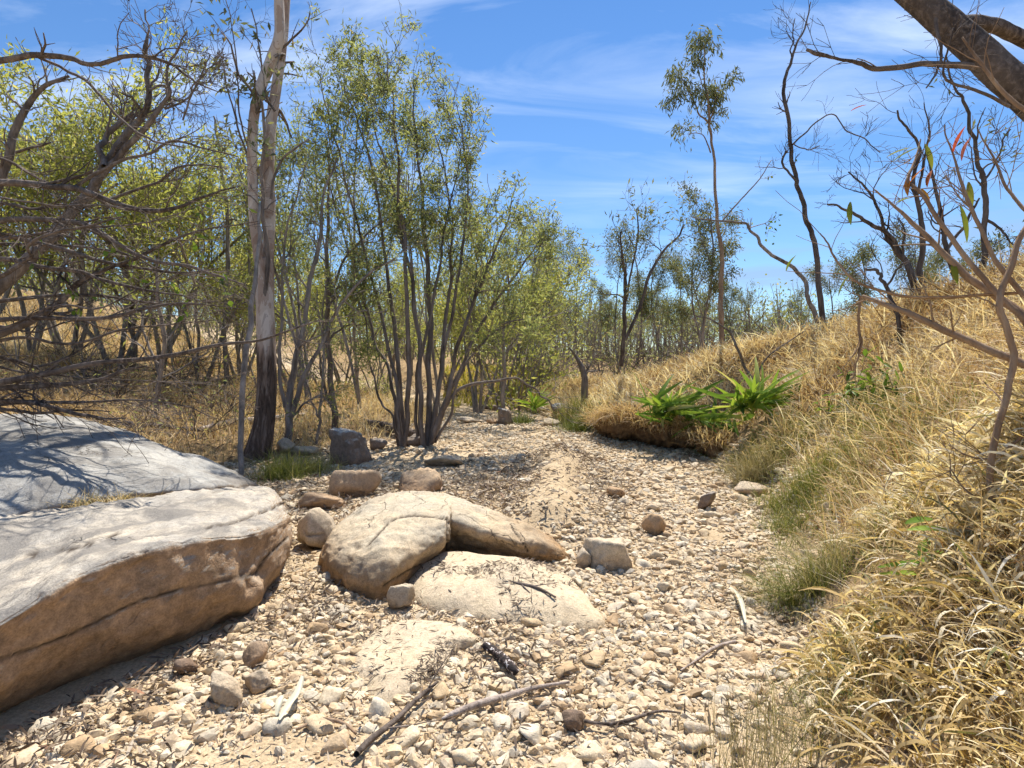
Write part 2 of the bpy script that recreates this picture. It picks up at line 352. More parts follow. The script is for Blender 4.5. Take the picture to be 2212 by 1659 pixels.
def mixv(t, p):
    n = node(t, 'ShaderNodeTexNoise', Vector=p, Scale=2.2, Detail=5.0)
    v = node(t, 'ShaderNodeVectorMath', _operation='SUBTRACT', i0=n.outputs['Color']); v.inputs[1].default_value = (0.5, 0.5, 0.5)
    k = node(t, 'ShaderNodeVectorMath', _operation='SCALE', i0=v.outputs[0]); k.inputs['Scale'].default_value = 0.55
    return k.outputs[0]
def granite(name, cream, grey, low, zlo, zhi, lichen=0.3, dark=0.3, lowamt=0.85, fine=1.0, steep=0.0, crack=1.5):
    """pale weathered granite; grey lichen blotches above, brown flood-water staining below a level line"""
    m, t, o = new_mat(name); p = pos(t)
    z = node(t, 'ShaderNodeSeparateXYZ', Vector=p).outputs[2]
    n1 = noise_tex(t, p, 3.0, 6, 0.6, 0.3); n2 = noise_tex(t, p, 26, 6, 0.72); n3 = noise_tex(t, p, 110 * fine, 3, 0.6)
    c = mix(t, ramp(t, n1, [(0.5 - lichen * 0.4, 0.0), (0.62, 1.0)]), cream, grey)
    c = mix(t, 1.0, c, ramp(t, n2, [(0.3, 0.66), (0.5, 0.98), (0.7, 1.16)]), 'MULTIPLY')
    blotch = ramp(t, noise_tex(t, p, 5.5, 8, 0.75, 0.6), [(0.55, 0.0), (0.68, 1.0)])
    c = mix(t, mth(t, 'MULTIPLY', blotch, dark), c, (0.14, 0.13, 0.12))
    c = mix(t, mth(t, 'MULTIPLY', ramp(t, noise_tex(t, p, 1.15, 7, 0.62, 0.8), [(0.46, 0.0), (0.57, 1.0)]), dark), c, (0.20, 0.185, 0.165))
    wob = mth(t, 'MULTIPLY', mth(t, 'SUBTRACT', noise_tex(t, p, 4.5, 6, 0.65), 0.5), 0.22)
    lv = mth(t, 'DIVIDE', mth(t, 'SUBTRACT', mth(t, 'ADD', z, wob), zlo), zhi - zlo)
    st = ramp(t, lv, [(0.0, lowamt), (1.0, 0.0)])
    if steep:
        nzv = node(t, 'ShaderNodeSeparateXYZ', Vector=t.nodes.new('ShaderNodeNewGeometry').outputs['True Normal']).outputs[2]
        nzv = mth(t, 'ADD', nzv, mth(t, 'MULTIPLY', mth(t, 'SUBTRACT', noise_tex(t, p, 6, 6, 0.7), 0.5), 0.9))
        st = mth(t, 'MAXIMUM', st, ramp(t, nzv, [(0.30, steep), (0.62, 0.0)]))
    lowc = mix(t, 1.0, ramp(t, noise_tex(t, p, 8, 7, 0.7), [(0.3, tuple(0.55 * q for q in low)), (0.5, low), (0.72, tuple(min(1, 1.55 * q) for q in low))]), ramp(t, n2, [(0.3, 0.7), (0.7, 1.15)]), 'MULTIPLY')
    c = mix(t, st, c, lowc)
    c = mix(t, 1.0, c, ramp(t, n3, [(0.3, 0.78), (0.7, 1.14)]), 'MULTIPLY')
    wv = node(t, 'ShaderNodeVectorMath', _operation='ADD', i0=p, i1=mixv(t, p))
    vo = node(t, 'ShaderNodeTexVoronoi', _feature='DISTANCE_TO_EDGE', Vector=wv.outputs[0], Scale=crack)
    ck = mth(t, 'MULTIPLY', ramp(t, vo.outputs['Distance'], [(0.0, 1.0), (0.008, 0.0)]), ramp(t, noise_tex(t, p, 1.3, 2), [(0.54, 0.0), (0.62, 1.0)]))
    c = mix(t, mth(t, 'MULTIPLY', ck, 0.6), c, (0.07, 0.05, 0.035))
    h = mth(t, 'ADD', mth(t, 'MULTIPLY', n2, 0.7), mth(t, 'MULTIPLY', n3, 0.3))
    h = mth(t, 'SUBTRACT', h, ck)
    c = mix(t, mth(t, 'MULTIPLY', mth(t, 'SUBTRACT', attr(t, 'tint'), 0.5), 2.2, True), c, (0.06, 0.043, 0.03))
    finish(t, o, c, 0.88, h, 0.02, 0.75, 0.2); return m

# ------------------------------------------------------------------ stones
def ico(sub):
    import bmesh
    bm = bmesh.new(); bmesh.ops.create_icosphere(bm, subdivisions=sub, radius=1.0)
    V = np.array([v.co[:] for v in bm.verts]); bm.verts.ensure_lookup_table()
    T = np.array([[v.index for v in f.verts] for f in bm.faces]); bm.free(); return V, T
ICO = {s: ico(s) for s in (1, 2, 3, 4, 5)}
def stone_verts(seed, sub, planes=11, soft=9.0, rough=0.04, lo=0.72, hi=1.0, box=False):
    """unit stone: a random cut block with worn edges"""
    r = np.random.default_rng(seed); D, T = ICO[sub]
    n = r.normal(size=(planes, 3)); n /= np.linalg.norm(n, axis=1, keepdims=True); h = r.uniform(lo, hi, planes) * 0.8
    if box:
        n[:6] = np.array([[0.05, 0.12, 1], [-0.25, -1, 0.12], [0.95, -0.45, 0.28], [-1, -0.1, 0.1], [0.1, 1, 0.1], [0, 0, -1]]) + r.normal(0, 0.06, (6, 3)); n /= np.linalg.norm(n, axis=1, keepdims=True); h[:6] = 0.5 * r.uniform(0.92, 1.08, 6); h[6:] = 0.66
    q = np.maximum(D @ n.T, 0) / h
    rad = 1.0 / ((q ** soft).sum(1) + 0.75 ** soft) ** (1 / soft)
    rad = np.minimum(rad, 1.35)
    V = D * rad[:, None]
    if rough: V = V * (1 + rough * fbm(D * 2.3 + seed, 4, seed % 97) + rough * 0.5 * (1 - 2 * np.abs(fbm(D * 3.7 + seed, 3, seed % 89))))[:, None]
    V -= (V.max(0) + V.min(0)) / 2; V /= (V.max(0) - V.min(0)) / 2
    return V, T
def rotz(a):
    c, s = np.cos(a), np.sin(a); z = np.zeros_like(c); o = np.ones_like(c)
    return np.stack([np.stack([c, -s, z], -1), np.stack([s, c, z], -1), np.stack([z, z, o], -1)], -2)
def rotx(a):
    c, s = np.cos(a), np.sin(a); z = np.zeros_like(c); o = np.ones_like(c)
    return np.stack([np.stack([o, z, z], -1), np.stack([z, c, -s], -1), np.stack([z, s, c], -1)], -2)

FOOT = []     # boulder footprints (world polygons) that keep gravel out
def inside(poly, x, y):
    c = np.zeros(np.shape(x), bool); n = len(poly); j = n - 1
    for i in range(n):
        xi, yi = poly[i]; xj, yj = poly[j]
        c ^= ((yi > y) != (yj > y)) & (x < (xj - xi) * (y - yi) / (yj - yi + 1e-12) + xi); j = i
    return c
LAND = []     # landmarks for labels: (phrase, x, y)

def loft(name, rows, m, label, cat, nu=12, nv=12, rough=0.03, nscale=2.2, seed=1, foot=True, kind=None, cracks=()):
    """boulder skin through control sections; each section runs front-bottom, up, over the top and down the back"""
    R = np.asarray(rows, float)
    ce = [np.repeat(r.mean(0, keepdims=True), R.shape[1], 0) for r in (R[0], R[-1])]; R = np.concatenate([ce[0][None] * 0.15 + R[:1] * 0.85, R, ce[1][None] * 0.35 + R[-1:] * 0.65, ce[1][None]])
    A = catmull(R, nu); B = np.stack([catmull(a, nv) for a in A]); nu_, nv_ = B.shape[:2]
    du = np.gradient(B, axis=0); dv = np.gradient(B, axis=1); N = np.cross(du, dv); N /= np.linalg.norm(N, axis=2, keepdims=True) + 1e-9
    dsp = rough * fbm(B * nscale, 5, seed) + rough * 0.5 * (1 - 2 * np.abs(fbm(B * nscale * 2.2, 4, seed + 5))) + rough * 0.35 * fbm(B * nscale * 5, 4, seed + 9)
    B = B + N * dsp[..., None]
    tnt = np.full((nu_, nv_), 0.5)
    for path, wpx, depth in cracks:            # fissures that run over the visible side
        cc = catmull(np.array(path, float), 10); uu_, vv_, _ = proj(B); md = np.full((nu_, nv_), 1e9)
        for a_, b_ in zip(cc[:-1], cc[1:]):
            ab = b_ - a_; tq = np.clip(((uu_ - a_[0]) * ab[0] + (vv_ - a_[1]) * ab[1]) / (ab @ ab + 1e-9), 0, 1); md = np.minimum(md, np.hypot(uu_ - a_[0] - tq * ab[0], vv_ - a_[1] - tq * ab[1]))
        k_ = np.exp(-(md / wpx) ** 2); B = B - N * np.sign((N * (np.array([0, 0, CAMZ]) - B)).sum(2))[..., None] * (k_ * depth)[..., None]; tnt = np.maximum(tnt, 0.5 + 0.5 * k_)
    I = (np.arange(nu_ - 1)[:, None] * nv_ + np.arange(nv_ - 1)[None])
    Q = np.stack([I, I + nv_, I + nv_ + 1, I + 1], -1).reshape(-1, 4)
    me = make_mesh(name, B.reshape(-1, 3), Q, None, tnt.ravel()); me.materials.append(m)
    if foot:
        fr = R[:, :, :2].reshape(-1, 2); fr = fr.mean(0) + (fr - fr.mean(0)) * 0.96; FOOT.append(hull(fr))
    return tag(put(name, me), label, cat, kind=kind)
def hull(pts):
    pts = sorted(map(tuple, pts))
    def half(ps):
        h = []
        for p in ps:
            while len(h) > 1 and (h[-1][0] - h[-2][0]) * (p[1] - h[-2][1]) - (h[-1][1] - h[-2][1]) * (p[0] - h[-2][0]) <= 0: h.pop()
            h.append(p)
        return h[:-1]
    return half(pts) + half(pts[::-1])
def low(p, z): q = np.array(p, float); q[2] = z; return q
def off(p, dx=0, dy=0, dz=0): return np.asarray(p, float) + np.array([dx, dy, dz])

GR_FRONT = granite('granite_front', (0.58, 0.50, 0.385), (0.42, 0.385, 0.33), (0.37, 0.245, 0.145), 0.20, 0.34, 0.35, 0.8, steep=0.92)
GR_BACK = granite('granite_lichen', (0.50, 0.475, 0.42), (0.34, 0.335, 0.315), (0.30, 0.23, 0.16), 0.06, 0.34, 0.5, 0.7, steep=0.7)
GR_DOME = granite('granite_dome', (0.60, 0.49, 0.335), (0.52, 0.45, 0.335), (0.33, 0.20, 0.095), 0.07, 0.31, 0.25, 0.25, 0.95, steep=0.5)
GR_SLAB = granite('granite_slab', (0.64, 0.515, 0.345), (0.60, 0.49, 0.345), (0.36, 0.25, 0.13), -0.1, 0.04, 0.2, 0.10, 0.6)
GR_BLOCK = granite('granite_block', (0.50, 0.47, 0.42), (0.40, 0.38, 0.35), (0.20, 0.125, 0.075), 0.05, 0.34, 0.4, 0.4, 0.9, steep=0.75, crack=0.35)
GR_ORANGE = granite('granite_orange', (0.55, 0.38, 0.22), (0.50, 0.37, 0.24), (0.30, 0.17, 0.09), -0.05, 0.2, 0.2, 0.35, crack=0.35)
GR_TAN = granite('granite_tan', (0.62, 0.50, 0.345), (0.55, 0.46, 0.34), (0.36, 0.23, 0.125), -0.02, 0.12, 0.2, 0.2, crack=0.35)

# the long boulder in the foreground
def sec(b, lf, le, br, tm, tb, bz=-0.12):
    pb = low(P(*b), bz); b2 = (br[0] - 1, br[1] + 0.25 * (le[1] - br[1]), br[2] - 0.002); b3 = (br[0] + 0.16 * (tm[0] - br[0]), br[1] + 0.2 * (tm[1] - br[1]), br[2] + 0.13 * (tm[2] - br[2])); le = (le[0], le[1], le[2] - 0.01)
    q = [off(pb, -0.1, 0.08)] + [P(*k) for k in (lf, le, b2, br, b3, tm, tb)]
    bk = low(off(q[-1], -0.12, 0.22), 0.15); return q + [bk, low(bk, -0.15)]
rows = [sec((-420, 1790, 2.15), (-420, 1700, 2.0), (-420, 1600, 1.96), (-420, 1500, 1.96), (-420, 1330, 2.7), (-420, 1140, 4.2)),
        sec((-200, 1680, 2.38), (-210, 1600, 2.24), (-210, 1525, 2.18), (-200, 1450, 2.18), (-200, 1300, 2.9), (-220, 1130, 4.3)),
        sec((0, 1570, 2.68), (0, 1490, 2.56), (0, 1425, 2.50), (5, 1345, 2.48), (0, 1240, 3.2), (0, 1118, 4.45)),
        sec((150, 1500, 2.94), (150, 1420, 2.82), (160, 1350, 2.77), (172, 1245, 2.76), (190, 1165, 3.55), (200, 1092, 4.65)),
        sec((330, 1428, 3.25), (330, 1370, 3.12), (330, 1298, 3.07), (330, 1190, 3.07), (340, 1128, 3.9), (340, 1074, 4.85)),
        sec((470, 1370, 3.53), (470, 1315, 3.42), (470, 1262, 3.37), (466, 1164, 3.38), (460, 1105, 4.15), (450, 1062, 4.95)),
        sec((556, 1322, 3.80), (563, 1282, 3.70), (553, 1240, 3.67), (552, 1156, 3.68), (545, 1100, 4.3), (530, 1056, 5.0)),
        sec((600, 1240, 4.40), (612, 1205, 4.3), (616, 1172, 4.26), (610, 1128, 4.25), (592, 1088, 4.55), (572, 1058, 5.05)),
        sec((610, 1200, 4.75), (622, 1178, 4.7), (624, 1150, 4.68), (616, 1118, 4.7), (604, 1090, 4.85), (590, 1072, 5.1)),
        sec((600, 1180, 5.0), (606, 1165, 5.0), (608, 1140, 5.0), (606, 1118, 5.0), (602, 1100, 5.05), (596, 1090, 5.1))]
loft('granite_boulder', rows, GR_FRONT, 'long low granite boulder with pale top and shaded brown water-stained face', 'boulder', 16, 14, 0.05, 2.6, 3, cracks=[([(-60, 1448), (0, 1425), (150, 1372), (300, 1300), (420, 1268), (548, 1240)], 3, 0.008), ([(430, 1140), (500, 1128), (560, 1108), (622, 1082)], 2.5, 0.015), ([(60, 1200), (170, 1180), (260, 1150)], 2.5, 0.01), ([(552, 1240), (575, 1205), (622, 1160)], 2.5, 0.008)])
LAND.append(('the long brown-faced boulder', -1.75, 3.3))
# the rounded boulder behind it
def sec2(fb, fm, tp):
    a, b, c = P(*fb), P(*fm), P(*tp); return [low(off(a, 0, 0.25), -0.15), off(a, 0, 0.12, -0.1), a, b, c, off(c, -0.1, 0.7, -0.12), low(off(c, -0.1, 1.3), -0.1)]
rows = [sec2((-330, 1165, 4.5), (-330, 1040, 5.1), (-330, 950, 6.3)), sec2((-150, 1140, 4.6), (-150, 1015, 5.25), (-150, 915, 6.5)),
        sec2((0, 1112, 4.8), (0, 998, 5.45), (0, 906, 6.6)), sec2((120, 1086, 5.0), (120, 990, 5.6), (120, 914, 6.7)),
        sec2((250, 1068, 5.2), (250, 1003, 5.72), (250, 948, 6.7)), sec2((360, 1060, 5.4), (372, 1030, 5.7), (370, 988, 6.55)),
        sec2((440, 1057, 5.5), (456, 1043, 5.72), (446, 1022, 6.35)), sec2((485, 1057, 5.72), (494, 1050, 5.8), (488, 1045, 6.1)),
        sec2((497, 1058, 5.9), (499, 1055, 5.92), (497, 1053, 6.0))]
loft('granite_boulder', rows, GR_BACK, 'rounded pale grey boulder striped with branch shadows behind the long boulder', 'boulder', 12, 14, 0.05, 1.7, 7)
# dome boulder in the middle with a broken-out wing
def sec3(b, lo_, mid, br, tp, dback=0.55):
    pb = low(P(*b), -0.1); t_ = P(*tp); return [off(pb, 0.0, 0.12), pb, P(*lo_), P(*mid), P(*br), t_, off(t_, 0, dback * 0.5, -0.06), low(off(t_, 0, dback), -0.1)]
rows = [sec3((694, 1222, 4.60), (693, 1205, 4.62), (697, 1190, 4.66), (704, 1175, 4.72), (714, 1165, 4.9), 0.3),
        sec3((712, 1243, 4.38), (708, 1215, 4.36), (712, 1180, 4.45), (724, 1150, 4.6), (742, 1128, 4.95), 0.4),
        sec3((760, 1275, 4.08), (758, 1240, 4.05), (764, 1195, 4.15), (775, 1145, 4.45), (795, 1090, 5.0)),
        sec3((815, 1292, 3.95), (818, 1255, 3.92), (828, 1195, 4.05), (838, 1135, 4.4), (858, 1074, 5.1), 0.65),
        sec3((855, 1268, 4.1), (870, 1232, 4.05), (888, 1185, 4.15), (898, 1130, 4.45), (908, 1074, 5.15), 0.65),
        sec3((880, 1245, 4.3), (908, 1215, 4.25), (938, 1172, 4.28), (948, 1122, 4.5), (948, 1079, 5.15), 0.65),
        sec3((905, 1228, 4.55), (935, 1205, 4.52), (962, 1165, 4.42), (966, 1120, 4.55), (970, 1084, 5.15), 0.6),
        sec3((965, 1196, 4.90), (967, 1178, 4.86), (969, 1152, 4.80), (972, 1122, 4.70), (990, 1089, 5.15), 0.6),
        sec3((1010, 1198, 4.88), (1010, 1184, 4.84), (1012, 1162, 4.78), (1014, 1135, 4.68), (1020, 1098, 5.12), 0.6),
        sec3((1075, 1205, 4.82), (1075, 1193, 4.77), (1076, 1176, 4.72), (1076, 1155, 4.66), (1075, 1118, 5.05), 0.55),
        sec3((1125, 1210, 4.76), (1125, 1200, 4.68), (1125, 1188, 4.64), (1122, 1165, 4.62), (1120, 1133, 5.0), 0.5),
        sec3((1175, 1212, 4.70), (1176, 1205, 4.64), (1177, 1193, 4.62), (1174, 1172, 4.66), (1165, 1152, 4.92), 0.4),
        sec3((1208, 1212, 4.68), (1211, 1208, 4.64), (1213, 1200, 4.64), (1209, 1188, 4.7), (1198, 1174, 4.85), 0.25),
        sec3((1222, 1213, 4.70), (1224, 1210, 4.70), (1224, 1206, 4.70), (1222, 1202, 4.72), (1218, 1198, 4.8), 0.08)]
loft('dome_boulder', rows, GR_DOME, 'humped cream boulder with a cracked nose and overhanging tail', 'boulder', 14, 18, 0.04, 3.2, 11, cracks=[([(792, 1180), (820, 1150), (850, 1122), (900, 1113), (966, 1121)], 1.8, 0.012), ([(967, 1118), (968, 1150), (966, 1192)], 2, 0.02), ([(830, 1265), (870, 1240), (910, 1220)], 2, 0.012), ([(1105, 1138), (1125, 1165), (1140, 1192)], 1.8, 0.012)])
LAND.append(('the humped cream boulder', -0.6, 4.5))

def mound(name, outline, top, m, label, cat, seed=1, rings=22, sub=6, pw=3.0, rough=0.02, tilt=(0, 0), z0=-0.08, nsc=3.0):
    """slab whose plan is a traced outline on the ground"""
    base = np.array([ground_at(u, v)[0] for u, v in outline]); c = base.mean(0)
    loop = catmull(np.vstack([base, base[:1]]), sub)[:-1]; n = len(loop)
    V = []; s = np.linspace(1, 0, rings)
    g = float(height(c[:1], c[1:2])[0])
    for q in s:
        ring = c + (loop - c) * q; zz = z0 + (top - z0) * (1 - q ** pw) ** (1 / pw)
        zz = np.full(n, zz) + tilt[0] * (ring[:, 0] - c[0]) * (1 - q ** 8) + tilt[1] * (ring[:, 1] - c[1]) * (1 - q ** 8)
        V.append(np.column_stack([ring[:, :2], g + zz]))
    V = np.concatenate(V); V[:, 2] += rough * fbm(V * nsc, 5, seed); V[:, :2] += (rough * 0.8 * np.stack([fbm(V * nsc * 1.7 + 5, 4, seed + 1), fbm(V * nsc * 1.7 + 9, 4, seed + 2)], -1))
    I = np.arange(rings - 1)[:, None] * n; j = np.arange(n)[None]; k = (j + 1) % n
    Q = np.stack([I + j, I + k, I + n + k, I + n + j], -1).reshape(-1, 4)
    me = make_mesh(name, V, Q, None, np.full(len(V), 0.5)); me.materials.append(m); FOOT.append([tuple(q[:2]) for q in c + (loop - c) * 0.86])
    return tag(put(name, me), label, cat)
mound('rock_slab', [(876, 1262), (900, 1232), (960, 1205), (1060, 1212), (1180, 1230), (1232, 1246), (1272, 1295), (1312, 1352), (1240, 1362), (1120, 1352), (1010, 1345), (930, 1325), (888, 1295)], 0.13, GR_SLAB, 'broad flat sandy-cream rock slab in front of the humped boulder', 'rock', 5, 26, 6, 3.0, 0.05, (-0.03, 0.05))
LAND.append(('the broad flat slab', 0.05, 4.0))
mound('rock_slab', [(770, 1480), (752, 1425), (772, 1378), (850, 1345), (960, 1346), (1040, 1376), (1032, 1394), (992, 1412), (972, 1445), (925, 1480), (880, 1510), (810, 1530)], 0.05, GR_SLAB, 'low worn sandy slab with a stepped edge nearest the camera', 'rock', 15, 26, 6, 3.5, 0.04)
LAND.append(('the low stepped slab', -0.55, 3.2))

def rock(name, label, u, vb, w, h, m, seed, depth=0.8, yaw=0.0, sub=4, planes=10, soft=12.0, rough=0.16, sink=0.15, land=None, cat='rock', lo=0.7, box=False):
    """one rock fitted to its width and height in the photograph, standing on the ground"""
    g, d = ground_at(u, vb); W = w / FV * d; Hh = h / FV * d
    V, T = stone_verts(seed, sub, planes, soft, rough, lo, box=box)
    V = V @ rotz(np.array(yaw)).T; V /= (V.max(0) - V.min(0)) / 2
    V = V * np.array([W / 2, W * depth / 2, Hh * (1 + sink) / 2])
    me = make_mesh(name, V, None, T, np.full(len(V), 0.5)); me.materials.append(m)
    cy = g[1] + W * depth * 0.42
    o = put(name, me, None, (g[0], cy, G(g[0], cy) + Hh * (1 + sink) / 2 - Hh * sink)); tag(o, label, cat)
    a = np.linspace(0, 2 * math.pi, 12, endpoint=False); FOOT.append([(g[0] + W * 0.45 * math.cos(q), cy + W * depth * 0.45 * math.sin(q)) for q in a])
    if land: LAND.append((land, g[0], cy))
    return o
rock('small_boulder', 'squat cream boulder wedged between the long boulder and the humped one', 672, 1192, 88, 88, GR_TAN, 13, 1.1, 0.3, land='the squat wedged boulder', soft=6)
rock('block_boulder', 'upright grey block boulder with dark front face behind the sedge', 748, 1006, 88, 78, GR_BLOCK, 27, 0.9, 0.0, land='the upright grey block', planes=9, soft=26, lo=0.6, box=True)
rock('orange_rock', 'rounded orange-brown rock in front of the upright grey block', 760, 1078, 108, 60, GR_ORANGE, 33, 0.8, land='the rounded orange rock', soft=14, sink=0.5, lo=0.55)
rock('orange_rock', 'broad tan-orange rock behind the humped boulder with dark lower half', 902, 1066, 105, 48, GR_ORANGE, 36, 0.7, land='the broad tan-orange rock', soft=16, sink=0.5, lo=0.55)
rock('orange_rock', 'low reddish brown rock half buried in leaf litter', 686, 1106, 108, 34, GR_ORANGE, 38, 0.7, land='the low reddish rock', soft=14, sink=0.5, lo=0.55)
rock('flat_rock', 'flat pale angular rock propped on cobbles beside the slab', 1332, 1236, 112, 62, GR_TAN, 44, 0.75, land='the flat pale angular rock', planes=10, soft=26, sink=0.3, lo=0.6, box=True, yaw=0.4)
rock('round_rock', 'rounded tan rock with dark underside above the flat pale rock', 1417, 1160, 52, 46, GR_ORANGE, 47, 0.9, land='the rounded tan rock', soft=12)
rock('angular_rock', 'grey angular rock standing proud in the pale gravel', 1533, 1103, 42, 38, GR_BLOCK, 51, 0.9, land='the grey angular rock', soft=18)
rock('creek_rock', 'weathered grey-brown rock lying across the foot of the many-stemmed tree', 903, 966, 62, 28, GR_BLOCK, 55, 0.6, soft=7)
rock('creek_rock', 'small dark rock in litter behind the upright grey block', 815, 975, 40, 26, GR_BLOCK, 58, 0.8)
rock('far_block', 'square grey boulder standing at the creek bend', 1092, 918, 34, 36, GR_BLOCK, 62, 0.9, soft=22, box=True)
rock('far_rock', 'low pale rock ledge at the far end of the creek', 1015, 915, 62, 13, GR_TAN, 64, 0.8)
rock('far_rock', 'small tan rock beside the square grey boulder', 1062, 918, 26, 14, GR_ORANGE, 66, 0.8)
rock('far_rock', 'dark mossy rock under the dry grass at the creek bend', 1212, 895, 44, 22, GR_BLOCK, 67, 0.8)
rock('far_rock', 'tan rock at the foot of the far green grass', 1195, 922, 42, 16, GR_TAN, 68, 0.8)
rock('creek_rock', 'pale rounded rock at the foot of the slender dark sapling', 650, 985, 60, 20, GR_TAN, 71, 0.7)
rock('creek_rock', 'cream rock ledge jutting from behind the gum tree', 615, 982, 40, 34, GR_TAN, 72, 0.7)
rock('flat_rock', 'flat sand-coloured rock in the litter near the many-stemmed tree', 955, 1010, 90, 22, GR_TAN, 74, 0.8, soft=14)
rock('round_rock', 'brown lump of stone in the gravel above the round tan rock', 1332, 1078, 40, 24, GR_ORANGE, 75, 0.9, soft=6)
rock('flat_rock', 'pink-white flat rock against the green tussocks on the creek edge', 1628, 1072, 80, 24, GR_TAN, 77, 0.7, soft=14)
rock('angular_rock', 'wedge of cream stone leaning on the flat pale rock', 1262, 1230, 34, 40, GR_TAN, 79, 0.8, soft=16, sub=3)
rock('angular_rock', 'pointed brown-streaked stone in the gravel below the long boulder', 480, 1532, 82, 66, GR_TAN, 81, 0.8, soft=12, land='the pointed brown-streaked stone')
rock('round_rock', 'orange-tinted egg-shaped stone below the long boulder', 540, 1448, 56, 48, GR_ORANGE, 84, 0.9, soft=6)
rock('flat_rock', 'flat cream stone beside the pointed brown-streaked one', 548, 1502, 66, 44, GR_TAN, 86, 0.9, soft=14)
rock('angular_rock', 'blue-grey angular stone at the shaded foot of the long boulder', 388, 1468, 52, 36, GR_BLOCK, 88, 0.9, soft=16, sub=3)
rock('angular_rock', 'split grey and cream stone wedged against the low slab', 862, 1322, 62, 50, GR_TAN, 90, 0.8, soft=18)
rock('angular_rock', 'smooth square grey cobble on the sand by the long stick', 1242, 1585, 54, 38, GR_BLOCK, 92, 0.8, soft=16, sub=3, land='the square grey cobble')

# ------------------------------------------------------------------ undercut earth bank
m, t, o = new_mat('earth_bank'); p = pos(t)
e1 = ramp(t, noise_tex(t, p, 5, 8, 0.7), [(0.3, (0.10, 0.06, 0.033)), (0.5, (0.215, 0.135, 0.07)), (0.72, (0.36, 0.245, 0.135))])
finish(t, o, e1, 0.95, noise_tex(t, p, 14, 8, 0.75), 0.06, 1.0, 0.1)
EARTH = [m]
pts = [(1296, 935), (1318, 948), (1360, 958), (1410, 966), (1460, 972), (1512, 976), (1545, 985)]
rows = []
for i, (u, v) in enumerate(pts):
    g, d = ground_at(u, v + 2); hgt = [0.22, 0.42, 0.54, 0.46, 0.40, 0.36, 0.2][i]
    nrm = np.array([-0.62, -0.78, 0]); g = np.array([g[0], g[1], 0.0]) - nrm * 0.02
    und = [0.05, 0.2, 0.32, 0.34, 0.3, 0.25, 0.05][i]
    rows.append([g - nrm * (und + 0.15) + [0, 0, -0.12], g - nrm * und + [0, 0, 0.04], g - nrm * und * 0.75 + [0, 0, hgt * 0.3], g + nrm * 0.03 + [0, 0, hgt * 0.5], g + nrm * 0.10 + [0, 0, hgt * 0.8], g + nrm * 0.04 + [0, 0, hgt], g - nrm * 0.3 + [0, 0, hgt + 0.1], g - nrm * 0.9 + [0, 0, hgt + 0.05]])
loft('creek_bank', rows, EARTH[0], 'undercut wall of bare brown earth below the dry grass', None, 14, 12, 0.2, 3.4, 21, False, 'structure')

# ------------------------------------------------------------------ cobbles and gravel
rng = np.random.default_rng(5)
def bed_mask(x, y, margin=0.0):
    t_ = bank_t(x, y); l_ = left_t(x, y)
    e = 0.25 * fbm2(x, y, 1.3, 3, 31)
    return (t_ * 3 < 0.25 + e + margin) & (l_ < 0.5 + 1.2 * e + margin)
def sandy(x, y):
    """share of bare sand: the ridge crest and a patch by the camera"""
    s = np.exp(-(ridge_d(x, y) / 0.46) ** 3) * 0.95
    s = np.maximum(s, 0.85 * sstep(fbm2(x, y, 1.3, 3, 37) * 3.2 - 0.45))
    gp = ground_at(600, 1640)[0]
    s = np.maximum(s, 0.93 * np.exp(-(((x - gp[0] - 0.05) / 0.42) ** 2 + ((y - gp[1]) / 0.26) ** 2) ** 1.5))
    s = np.maximum(s, 0.5 * np.exp(-(((x + 0.1) / 0.5) ** 2 + ((y - 5.9) / 0.45) ** 2)))
    return s
def sample(n, ylo, yhi, smin, smax, power=2.2, sandk=1.0):
    y = np.sqrt(rng.uniform(ylo ** 2, yhi ** 2, n)) if yhi > 6 else rng.uniform(ylo, yhi, n)
    x = rng.uniform(-1.0, 1.0, n) * (y * 0.93 + 0.4)
    k = bed_mask(x, y) & (rng.random(n) > sandy(x, y) * sandk)
    x, y = x[k], y[k]
    for f in FOOT:
        k = ~inside(f, x, y); x, y = x[k], y[k]
    s = smin + (smax - smin) * rng.random(len(x)) ** power
    return np.column_stack([x, y, s])
big = sample(15000, 1.9, 15.5, 0.05, 0.15, 3.2)
med = np.concatenate([sample(108000, 1.9, 18.0, 0.026, 0.085, 1.7), sample(12000, 1.85, 6.5, 0.022, 0.065, 1.6)])
sml = sample(46000, 1.85, 5.0, 0.008, 0.026, 1.5, 0.75)
keep = []     # thin out overlapping large stones
cell = {}
for i in np.argsort(-big[:, 2]):
    x, y, s = big[i]; c = (int(x / 0.2), int(y / 0.2)); ok = True
    for a in (-1, 0, 1):
        for b in (-1, 0, 1):
            for (X, Y, S) in cell.get((c[0] + a, c[1] + b), ()):
                if (X - x) ** 2 + (Y - y) ** 2 < (0.62 * (S + s) / 1.0) ** 2 * 0.62: ok = False
    if ok: cell.setdefault(c, []).append((x, y, s)); keep.append(i)
big = big[keep]
zb = height(big[:, 0], big[:, 1]); uu, vv, dd = proj(np.column_stack([big[:, :2], zb]))
inview = (uu > 15) & (uu < 2197) & (vv < 1640) & (vv > 0)
score = np.where(inview, big[:, 2] / dd, 0); order = np.argsort(-score)
STONES = [stone_verts(200 + i, 3, int(8 + i % 5), (9, 16, 26, 34)[i % 4], 0.07, 0.55) for i in range(16)]
smesh = []
TINTS = [0.1, 0.2, 0.3, 0.4, 0.5, 0.62, 0.76, 0.9]
TNAME = ['rusty brown', 'tan', 'buff', 'cream', 'grey', 'pale cream', 'pinkish', 'whitish']
for i, (V, T) in enumerate(STONES):
    for j, tv in enumerate(TINTS):
        me = make_mesh('cobble', V * np.array([1, 0.82, 0.6]) * 0.5, None, T, np.full(len(V), tv)); me.materials.append(MAT_COBBLE); smesh.append(me)
